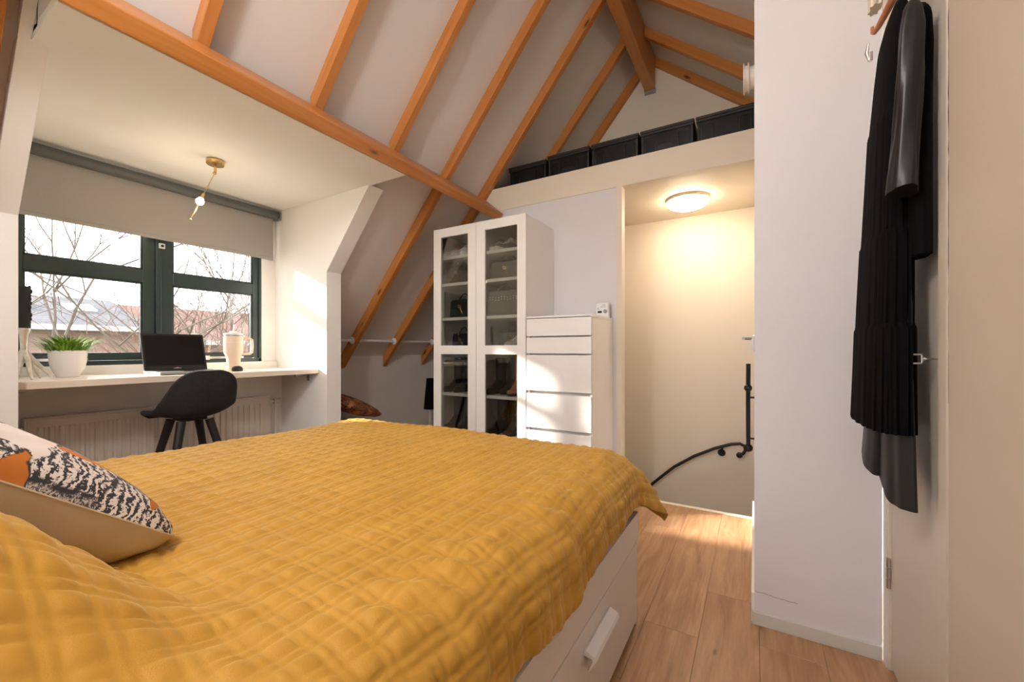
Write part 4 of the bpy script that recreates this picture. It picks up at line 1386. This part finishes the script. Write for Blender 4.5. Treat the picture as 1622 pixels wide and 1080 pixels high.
# plant
px, py = 0.640, 2.965
pt = thing('potted_grass', 'bushy green grass plant in a white bowl on the desk', 'plant', (px, py, DZ))
MB().lathe([(0.038, 0.0), (0.041, 0.002), (0.042, 0.010), (0.047, 0.017), (0.059, 0.042), (0.066, 0.075), (0.070, 0.132), (0.066, 0.133), (0.060, 0.090), (0.04, 0.08)],
           (px, py, DZ), 44).build('pot', 'ceramic', pt, smooth=True)
MB().lathe([(0.0625, 0.112), (0.0625, 0.116)], (px, py, DZ), 30).build('soil', 'soil', pt)
lf = MB()
rg = random.Random(11)
for k in range(420):
    a = rg.uniform(0, 2 * PI)
    rr = 0.058 * math.sqrt(rg.random())
    bx_, by_ = px + rr * math.cos(a), py + rr * math.sin(a)
    lean = 0.10 + 0.75 * rr / 0.058 * rg.uniform(0.5, 1.1)
    a2 = a + rg.uniform(-0.6, 0.6)
    Ln = rg.uniform(0.07, 0.135)
    d = Vector((math.cos(a2) * math.sin(lean), math.sin(a2) * math.sin(lean), math.cos(lean)))
    side_v = d.cross(Vector((0, 0, 1))).normalized() * rg.uniform(0.002, 0.0036)
    p0 = Vector((bx_, by_, DZ + 0.112))
    pm = p0 + d * Ln * 0.55
    pe = p0 + d * Ln + Vector((math.cos(a2), math.sin(a2), -0.9)) * Ln * 0.18
    lf.add([p0 - side_v * .6, p0 + side_v * .6, pm + side_v, pm - side_v, pe], [(0, 1, 2, 3), (3, 2, 4)])
o = lf.build('blades', 'leaf', pt)
o['kind'] = 'stuff'

# candle holder
cx, cy = 0.478, 2.86
cd = thing('candle_holder', 'branching silver antler candle holder at the left end of the desk', 'candle holder', (cx, cy, DZ))
an = MB()
zt_ = DZ + 0.235
an.tube([(cx, cy, zt_), (cx, cy, zt_ - 0.012), (cx, cy, zt_ - 0.03), (cx, cy, zt_ - 0.09), (cx, cy, zt_ - 0.12)], [0.022, 0.023, 0.015, 0.012, 0.015], 16)
for dx, dy, mid in ((0.085, -0.03, 0.3), (0.06, 0.055, 0.35), (-0.055, 0.03, 0.3), (-0.03, -0.06, 0.35), (0.012, -0.068, 0.5)):
    an.tube([(cx, cy, zt_ - 0.105), (cx + dx * mid, cy + dy * mid, zt_ - 0.145), (cx + dx * 0.72, cy + dy * 0.72, zt_ - 0.195), (cx + dx, cy + dy, DZ + 0.003)],
            [0.014, 0.010, 0.0075, 0.004], 10)
an.tube([(cx + 0.02, cy - 0.01, zt_ - 0.145), (cx + 0.045, cy + 0.01, zt_ - 0.16), (cx + 0.03, cy + 0.035, zt_ - 0.17)], [0.008, 0.006, 0.005], 8)
an.build('antler', 'antler', cd, smooth=True)
cn = thing('candle', 'thick black candle standing in the antler holder', 'candle', (cx, cy, zt_))
MB().lathe([(0.0205, 0.0), (0.021, 0.004), (0.021, 0.188), (0.018, 0.190), (0.015, 0.184)], (cx, cy, zt_), 28).build('wax', 'candle', cn, smooth=True)
dr_ = MB()
for k in range(9):
    a = -0.5 + rg.uniform(-0.35, 0.35)
    zz = zt_ + 0.186 - k * 0.018
    dr_.ball((cx + 0.0205 * math.cos(a), cy + 0.0205 * math.sin(a), zz), 0.0065 if k % 2 else 0.005, 8, 1.8)
dr_.build('wax_drips', 'candle', cn, smooth=True)
MB().tube([(cx, cy, zt_ + 0.184), (cx, cy, zt_ + 0.197)], 0.0012, 6).build('wick', 'black', cn)

# laptop
lp = thing('laptop', 'open black laptop with dark screen in front of the window', 'laptop', (1.07, 2.81, DZ))
LX0, LX1 = 0.920, 1.225
bs = B(LX0, LX1, 2.70, 2.918, DZ + 0.003, DZ + 0.017).build('base', 'laptop_grey', lp, bevel=0.003)
kb = MB()
for r_ in range(5):
    for c_ in range(14):
        kb.box(LX0 + 0.016 + c_ * 0.0197, LX0 + 0.016 + c_ * 0.0197 + 0.0165, 2.79 + r_ * 0.021, 2.79 + r_ * 0.021 + 0.0175, DZ + 0.017, DZ + 0.0188)
kb.build('keyboard', 'keys', bs)
B(1.03, 1.115, 2.712, 2.765, DZ + 0.017, DZ + 0.0175).build('touchpad', 'laptop', bs)
B(LX0 + 0.002, LX1 - 0.002, 2.702, 2.916, DZ, DZ + 0.004).build('underside', 'laptop', lp)
m = MB()
for k in range(3):
    m.box(LX0 - 0.0005, LX0 + 0.001, 2.74 + k * 0.045, 2.765 + k * 0.045, DZ + 0.007, DZ + 0.012)
m.build('ports', 'laptop', lp)
ta = math.radians(16)
def scr(u0, u1, w0, w1, d0, d1):
    """box on the tilted lid; u along x, w up the lid, d depth to the front"""
    vs = []
    for u_ in (u0, u1):
        for w_ in (w0, w1):
            for d_ in (d0, d1):
                vs.append((u_, 2.912 + w_ * math.sin(ta) - d_ * math.cos(ta), DZ + 0.016 + w_ * math.cos(ta) + d_ * -math.sin(ta) * -1 * 0 - d_ * math.sin(ta) * -0))
    return MB().add(vs, [(0, 1, 3, 2), (4, 6, 7, 5), (0, 4, 5, 1), (2, 3, 7, 6), (0, 2, 6, 4), (1, 5, 7, 3)])
lid = scr(LX0, LX1, 0.0, 0.222, 0.0, 0.006).build('lid', 'laptop', lp, bevel=0.0015)
scr(LX0 + 0.012, LX1 - 0.012, 0.030, 0.210, 0.006, 0.0066).build('screen', 'screen', lid)
scr(1.056, 1.092, 0.012, 0.0155, 0.006, 0.0068).build('emblem', 'chrome', lid)
scr(1.066, 1.082, 0.0155, 0.0185, 0.006, 0.0068).build('emblem', 'chrome', lid)

# tumbler
tx, ty = 1.385, 2.935
tb = thing('tumbler', 'cream travel tumbler with handle and straw on the desk', 'cup', (tx, ty, DZ))
MB().lathe([(0.034, 0.0), (0.037, 0.003), (0.040, 0.075), (0.043, 0.095), (0.052, 0.112), (0.054, 0.122), (0.054, 0.222), (0.052, 0.224)], (tx, ty, DZ), 40).build('body', 'tumbler', tb, smooth=True)
MB().lathe([(0.052, 0.224), (0.052, 0.231)], (tx, ty, DZ), 36).build('steel_rim', 'steel', tb, smooth=True)
MB().lathe([(0.054, 0.231), (0.054, 0.240), (0.050, 0.244), (0.022, 0.246), (0.021, 0.256), (0.018, 0.257)], (tx, ty, DZ), 36).build('lid', 'tumbler_light', tb, smooth=True)
MB().tube([(tx, ty, DZ + 0.25), (tx + 0.004, ty, DZ + 0.30)], 0.004, 10).build('straw', 'tumbler_light', tb, smooth=True)
hdl = [(tx + 0.050, ty - 0.01, DZ + 0.212), (tx + 0.090, ty - 0.018, DZ + 0.212), (tx + 0.103, ty - 0.021, DZ + 0.202), (tx + 0.105, ty - 0.022, DZ + 0.16),
       (tx + 0.103, ty - 0.021, DZ + 0.118), (tx + 0.092, ty - 0.018, DZ + 0.109), (tx + 0.050, ty - 0.01, DZ + 0.108)]
MB().tube(hdl, 0.0085, 10).build('handle', 'tumbler', tb, smooth=True)
MB().lathe([(0.0548, 0.182), (0.0548, 0.184)], (tx, ty, DZ), 30).build('band', 'tumbler_light', tb)
ms = thing('computer_mouse', 'small black mouse in front of the cream tumbler', 'mouse', (1.365, 2.845, DZ))
MB().lathe([(0.028, 0.0), (0.031, 0.004), (0.031, 0.016), (0.026, 0.026), (0.014, 0.031), (0.001, 0.032)], (1.365, 2.845, DZ), 28, sx=0.9, sy=1.3).build('shell', 'rubber', ms, smooth=True)
B(1.3635, 1.3665, 2.81, 2.845, DZ + 0.028, DZ + 0.0325).build('wheel', 'black', ms, bevel=0.001)

# ================================================================== CHAIR
cxr, cyr = 1.050, 2.69
cz = 0.0
chair = thing('desk_chair', 'charcoal shell chair with black wooden legs at the desk', 'chair', (cxr, cyr, 0))
# profile (forward distance f, height z, half width w, side lift)
prof = [(0.195, 0.632, 0.12, 0.004), (0.190, 0.650, 0.145, 0.006), (0.165, 0.662, 0.166, 0.010), (0.11, 0.662, 0.178, 0.018), (0.04, 0.652, 0.184, 0.030),
        (-0.04, 0.647, 0.186, 0.045), (-0.11, 0.655, 0.184, 0.062), (-0.155, 0.685, 0.180, 0.070), (-0.180, 0.735, 0.172, 0.060), (-0.198, 0.785, 0.160, 0.045),
        (-0.212, 0.835, 0.148, 0.030), (-0.221, 0.872, 0.122, 0.016), (-0.226, 0.895, 0.088, 0.008), (-0.228, 0.904, 0.05, 0.003)]
pf = np.array(prof)
tt = np.linspace(0, len(prof) - 1, 54)
def cr_interp(col):
    return np.interp(tt, np.arange(len(prof)), pf[:, col])
def smooth_arr(a, it=6):
    a = a.copy()
    for _ in range(it):
        a[1:-1] = 0.25 * a[:-2] + 0.5 * a[1:-1] + 0.25 * a[2:]
    return a
ff, zz, ww, ll = [smooth_arr(cr_interp(i)) for i in range(4)]
aa = np.linspace(-1, 1, 31)
Pc = np.zeros((54, 31, 3))
for i in range(54):
    i0, i1 = max(i - 1, 0), min(i + 1, 53)
    tf, tz = ff[i1] - ff[i0], zz[i1] - zz[i0]
    L_ = math.hypot(tf, tz) + 1e-9
    nf, nz = tz / L_ , -tf / L_           # normal towards the sitter
    for j, a_ in enumerate(aa):
        s_ = abs(a_) ** 2.2
        Pc[i, j] = (a_ * ww[i], ff[i] + nf * ll[i] * s_ * 1.0, zz[i] + nz * ll[i] * s_ * 1.0)
V, F = grid_mesh(Pc)
sh = np_obj('seat_shell', V, F, 'chair', chair)
so_ = sh.modifiers.new('solidify', 'SOLIDIFY'); so_.thickness = 0.022; so_.offset = 0
su_ = sh.modifiers.new('subsurf', 'SUBSURF'); su_.levels = 1; su_.render_levels = 1
B(cxr - 0.06, cxr + 0.06, cyr - 0.06, cyr + 0.06, 0.625, 0.642).build('seat_mount', 'chair_leg', chair, bevel=0.006)
for sx_, sy_ in ((-1, -1), (1, -1), (-1, 1), (1, 1)):
    MB().tube([(cxr + sx_ * 0.065, cyr + sy_ * 0.065, 0.628), (cxr + sx_ * 0.20, cyr + sy_ * 0.19, 0.0)], [0.021, 0.012], 14).build('leg', 'chair_leg', chair, smooth=True)

# ================================================================== CLOTHES ON THE CLOSET DOOR
def garment(name, zs, params, mat, parent, n=140, folds=None, thick=0.0):
    """rings: z -> (cx, cy, ax, ay); folds(z, theta) gives radial offset"""
    vs = np.zeros((len(zs), n, 3))
    for i, z in enumerate(zs):
        cx_, cy_, ax_, ay_ = params(z)
        for k in range(n):
            th = 2 * PI * k / n
            e = 2 / 2.6
            c_, s_ = math.cos(th), math.sin(th)
            x = math.copysign(abs(c_) ** e, c_)
            y = math.copysign(abs(s_) ** e, s_)
            r_ = 1 + (folds(z, th) if folds else 0)
            vs[i, k] = (cx_ + ax_ * x * r_, cy_ + ay_ * y * (1 + (folds(z, th) * 1.5 if folds else 0)), z)
    return vs
def ring_obj(name, P, mat, parent, cap_top=True, cap_bot=True):
    n, m = P.shape[:2]
    mb = MB()
    fs = []
    for i in range(n - 1):
        for k in range(m):
            fs.append((i * m + k, i * m + (k + 1) % m, (i + 1) * m + (k + 1) % m, (i + 1) * m + k))
    if cap_bot:
        fs.append(tuple(range(m))[::-1])
    if cap_top:
        fs.append(tuple(range((n - 1) * m, n * m)))
    mb.add(P.reshape(-1, 3).tolist(), fs)
    return mb.build(name, mat, parent, smooth=True)
def lerp_tab(tab, z):
    zs = [t[0] for t in tab]
    return [float(np.interp(z, zs, [t[k] for t in tab])) for k in range(1, len(tab[0]))]

# tiered black dress: bottom 0.81, shoulder about 1.97
tab = [  # z, cx, cy, ax, ay
    (0.81, 1.485, -0.298, 0.178, 0.050), (1.07, 1.478, -0.300, 0.166, 0.048), (1.075, 1.478, -0.300, 0.158, 0.044), (1.30, 1.468, -0.303, 0.146, 0.042),
    (1.305, 1.468, -0.303, 0.138, 0.038), (1.61, 1.452, -0.308, 0.122, 0.034), (1.615, 1.452, -0.308, 0.115, 0.031), (1.75, 1.445, -0.312, 0.102, 0.026),
    (1.83, 1.442, -0.314, 0.090, 0.021), (1.88, 1.43, -0.318, 0.065, 0.015), (1.90, 1.42, -0.32, 0.035, 0.010)]
def dfold(z, th):
    tier = 0 if z > 1.612 else 1 if z > 1.302 else 2 if z > 1.072 else 3
    zt = [2.0, 1.612, 1.302, 1.072][tier]
    zb = [1.612, 1.302, 1.072, 0.81][tier]
    q = (zt - z) / (zt - zb)
    amp = [0.012, 0.028, 0.035, 0.045][tier] * (0.4 + 0.6 * q)
    return amp * (math.sin(th * (17 + 3 * tier) + tier * 1.3 + 0.6 * math.sin(z * 9)) * 0.7 + 0.5 * math.sin(th * (31 + tier * 4) + z * 3))
dress = thing('dress', 'long black tiered dress hanging on the closet door', 'dress', (1.48, -0.28, 2.0))
zs = list(np.linspace(0.81, 1.90, 90))
ring_obj('fabric', garment('fabric', zs, lambda z: lerp_tab(tab, z), None, None, folds=dfold), 'black_cloth', dress)
m = MB()
m.tube([(1.378, -0.318, 1.86), (1.372, -0.318, 1.96), (1.385, -0.33, 2.10)], 0.006, 8)
m.build('strap', 'black_cloth', dress, smooth=True)
# hanger of the dress
hgr = thing('clothes_hanger', 'reddish wooden hanger above the black dress', 'hanger', (1.48, -0.315, 2.1))
hp = [(1.533, -0.290, 1.935), (1.533, -0.291, 1.918), (1.524, -0.293, 1.911), (1.505, -0.297, 1.912), (1.46, -0.306, 1.922), (1.42, -0.313, 1.930), (1.37, -0.322, 1.922), (1.32, -0.332, 1.89)]
MB().tube(hp, [0.004, 0.005, 0.005, 0.007, 0.009, 0.010, 0.009, 0.007], 10).build('shoulder_bar', 'hanger', hgr, smooth=True)
hk = [(1.42, -0.316, 1.93), (1.42, -0.320, 2.10), (1.42, -0.325, 2.135), (1.41, -0.335, 2.15), (1.40, -0.335, 2.13)]
MB().tube(hk, 0.002, 8).build('hook', 'chrome', hgr, smooth=True)
hkr = thing('door_hook', 'metal hooks over the top of the closet door', 'hook', (1.48, YR, 2.16))
B(1.35, 1.62, YR - 0.012, YR - 0.002, 2.10, 2.15).build('plate', 'chrome', hkr, bevel=0.002)
for xx in (1.40, 1.48, 1.56):
    MB().tube([(xx, YR - 0.004, 2.125), (xx, YR + 0.03, 2.13), (xx, YR + 0.04, 2.15)], 0.004, 8).build('prong', 'chrome', hkr, smooth=True)
clp = thing('clip', 'small silver clip at the edge of the black dress', 'clip', (1.54, -0.285, 1.85))
MB().tube([(1.543, -0.283, 1.895), (1.545, -0.280, 1.87), (1.540, -0.284, 1.845)], [0.003, 0.005, 0.003], 8).build('spring_arm', 'chrome', clp, smooth=True)
B(1.534, 1.544, -0.292, -0.284, 1.842, 1.868).build('jaw', 'chrome', clp, bevel=0.001)
# cream garment (only its lower edge shows)
cgm = garment('c', [1.965, 1.99, 2.03, 2.12], lambda z: lerp_tab([(1.965, 1.505, -0.290, 0.024, 0.012), (2.03, 1.50, -0.294, 0.03, 0.016), (2.12, 1.48, -0.31, 0.036, 0.02)], z), None, None, n=60,
              folds=lambda z, th: 0.12 * math.sin(th * 7))
ct = thing('blouse', 'cream garment edge hanging above the wooden hanger', 'clothing', (1.6, -0.27, 2.1))
ring_obj('fabric', cgm, 'cream_cloth', ct)

# black leather jacket nearer the camera
jk = thing('jacket', 'short black leather jacket hanging in front of the dress', 'jacket', (1.34, -0.31, 2.0))
jt = [(1.235, 1.332, -0.338, 0.046, 0.016), (1.5, 1.325, -0.334, 0.048, 0.020), (1.72, 1.318, -0.331, 0.048, 0.022), (1.79, 1.316, -0.330, 0.040, 0.020), (1.815, 1.318, -0.330, 0.026, 0.014), (1.825, 1.318, -0.33, 0.010, 0.006)]
ring_obj('body', garment('b', list(np.linspace(1.235, 1.825, 40)), lambda z: lerp_tab(jt, z), None, None, n=80,
         folds=lambda z, th: 0.05 * math.sin(th * 5 + z * 6) + 0.02 * math.sin(th * 11)), 'black_cloth', jk)
sl_ = [(1.375, 1.262, -0.293, 0.024, 0.026), (1.41, 1.262, -0.294, 0.023, 0.026), (1.50, 1.258, -0.297, 0.018, 0.022), (1.64, 1.252, -0.301, 0.018, 0.022), (1.74, 1.252, -0.303, 0.017, 0.020),
       (1.785, 1.254, -0.305, 0.012, 0.014), (1.80, 1.256, -0.307, 0.006, 0.007)]
Ps = garment('s', list(np.linspace(1.375, 1.80, 46)), lambda z: lerp_tab(sl_, z), None, None, n=60,
             folds=lambda z, th: 0.10 * math.sin(th * 3 + z * 7 + 1) + 0.035 * math.sin(th * 7 - z * 20))
# slanted cuff
for i in range(6):
    Ps[i, :, 2] += (Ps[i, :, 0] - 1.262) * -0.3 * (1 - i / 6)
ring_obj('sleeve', Ps, 'black_leather', jk)
MB().tube([(1.318, -0.33, 1.82), (1.322, -0.330, 1.87), (1.33, -0.34, 2.02), (1.36, -0.356, 2.12)], 0.004, 8).build('hanging_loop', 'hanger', jk, smooth=True)
# leather skirt under the dress, slanted hem
sk = thing('skirt', 'dark leather skirt with slanted hem below the black dress', 'skirt', (1.44, -0.31, 1.2))
kt = [(0.62, 1.435, -0.318, 0.115, 0.030), (0.9, 1.440, -0.316, 0.112, 0.026), (1.2, 1.44, -0.318, 0.10, 0.02)]
Pk = garment('k', list(np.linspace(0.63, 1.2, 34)), lambda z: lerp_tab(kt, z), None, None, n=100,
             folds=lambda z, th: 0.06 * math.sin(th * 4 + 1.0) + 0.03 * math.sin(th * 9 + z * 4))
for i in range(34):
    q = 1 - i / 33
    xx = Pk[i, :, 0]
    Pk[i, :, 2] += q * np.clip((xx - 1.36), 0, 1) * 0.55
ring_obj('panel', Pk, 'skirt_leather', sk)
Pk = garment('k', list(np.linspace(0.715, 1.1, 20)), lambda z: lerp_tab([(0.715, 1.515, -0.296, 0.075, 0.030), (1.1, 1.48, -0.305, 0.07, 0.02)], z), None, None, n=70,
             folds=lambda z, th: 0.05 * math.sin(th * 3 + 2.0) + 0.02 * math.sin(th * 8))
for i in range(20):
    Pk[i, :, 2] += (1 - i / 19) * (Pk[i, :, 0] - 1.56) * 0.35
ring_obj('panel', Pk, 'skirt_leather', sk)

# ================================================================== OUTSIDE
struct(B(-90, 90, -60, 130, -6.2, -6.0).build('ground', 'lawn'))
def house(name, label, x0, x1, y0, eave, ridge, wallm, roofm, wins, skys, depth=8.0):
    t = thing(name, label, 'house', ((x0 + x1) / 2, y0, -6.0))
    B(x0, x1, y0, y0 + depth, -6.0, eave).build('walls', wallm, t)
    MB().prism([(y0 - 0.35, eave - 0.05), (y0 + depth / 2, ridge), (y0 + depth + 0.35, eave - 0.05), (y0 + depth + 0.35, eave + 0.08), (y0 + depth / 2, ridge + 0.16), (y0 - 0.35, eave + 0.08)], 'x', x0 - 0.2, x1 + 0.2).build('roof', roofm, t)
    B(x0 - 0.2, x1 + 0.2, y0 - 0.5, y0 - 0.35, eave - 0.1, eave + 0.08).build('gutter', 'house_white', t)
    for wx, wz, ww_, wh in wins:
        f_ = B(wx, wx + ww_, y0 - 0.06, y0 - 0.002, wz, wz + wh).build('window_frame', 'house_white', t)
        B(wx + 0.08, wx + ww_ / 2 - 0.04, y0 - 0.075, y0 - 0.061, wz + 0.08, wz + wh - 0.08).build('pane', 'grey_print', f_)
        B(wx + ww_ / 2 + 0.04, wx + ww_ - 0.08, y0 - 0.075, y0 - 0.061, wz + 0.08, wz + wh - 0.08).build('pane', 'grey_print', f_)
    sl__ = (ridge - eave) / (depth / 2)
    for wx, fr0 in skys:
        yy = y0 + fr0 * depth / 2
        z_ = eave + 0.13 + sl__ * (yy - y0)
        MB().prism([(yy, z_), (yy + 0.9, z_ + 0.9 * sl__), (yy + 0.9, z_ + 0.9 * sl__ + 0.1), (yy, z_ + 0.1)], 'x', wx, wx + 0.8).build('roof_window', 'house_white', t)
    return t
house('house', 'terraced house with grey tiled roof and roof windows, left outside', -14, 6.25, 20.0, 1.75, 2.95, 'brick', 'tiles',
      [(2.2, -0.6, 1.3, 1.5), (4.4, -0.6, 1.3, 1.5), (0.4, -0.6, 1.7, 1.5), (-3.4, -0.6, 1.7, 1.5), (2.2, -3.6, 1.3, 1.5), (4.4, -3.6, 1.3, 1.5)],
      [(3.0, 0.45), (4.7, 0.45), (1.0, 0.45)])
house('house', 'reddish brick house behind bare shrubs, right outside', 6.6, 30, 20.5, 1.3, 2.85, 'brick_red', 'tiles_red',
      [(8.0, -0.7, 1.6, 1.4), (11.0, -0.7, 1.6, 1.4), (14.5, -0.7, 1.6, 1.4)], [])

def tree(label, base, height, seed, mat, spread=0.55, lv=5, r0=0.14, name='bare_tree', up=0.35):
    rt = random.Random(seed)
    mb = MB()
    def grow(p, d, L, r, lvl):
        pts = [p]
        q = p.copy(); dd = d.copy()
        for _ in range(3):
            dd = (dd + Vector((rt.uniform(-.16, .16), rt.uniform(-.16, .16), rt.uniform(-.05, .12)))).normalized()
            q = q + dd * L / 3
            pts.append(q.copy())
        mb.tube(pts, [r, r * 0.86, r * 0.74, r * 0.6], 5 if lvl < 3 else 3, caps=False)
        if lvl >= lv:
            return
        for k in range(rt.choice((2, 3, 3))):
            a = rt.uniform(0, 2 * PI)
            sp_ = spread * rt.uniform(0.6, 1.4)
            nd = (dd + Vector((math.cos(a) * sp_, math.sin(a) * sp_, up * rt.uniform(-0.3, 1)))).normalized()
            src = pts[rt.choice((1, 2, 3))] if k else pts[3]
            grow(src, nd, L * rt.uniform(0.62, 0.85), r * 0.68, lvl + 1)
    grow(Vector(base), Vector((0, 0, 1)), height * 0.34, r0, 0)
    o = mb.build(name, mat)
    o.location = (0, 0, 0)
    tag(o, label, 'tree')
    return o
tree('bare tree with drooping branches outside the left window panes', (5.0, 14.0, -6.0), 11.5, 4, 'bark', 0.8, 6, 0.08, up=0.1)
tree('slim bare tree rising outside the right window panes', (6.55, 16.5, -6.0), 15.5, 9, 'bark', 0.42, 6, 0.10)
tree('bare tree far right outside beside the window frame', (9.6, 18.0, -6.0), 11.5, 21, 'bark', 0.6, 6, 0.08)
tree('reddish bare shrub outside the lower right pane', (5.1, 12.6, -6.0), 9.0, 15, 'bark_red', 0.75, 6, 0.055, 'bare_shrub')
tree('second reddish bare shrub outside, farther right', (6.5, 13.8, -6.0), 9.2, 17, 'bark_red', 0.75, 6, 0.055, 'bare_shrub')
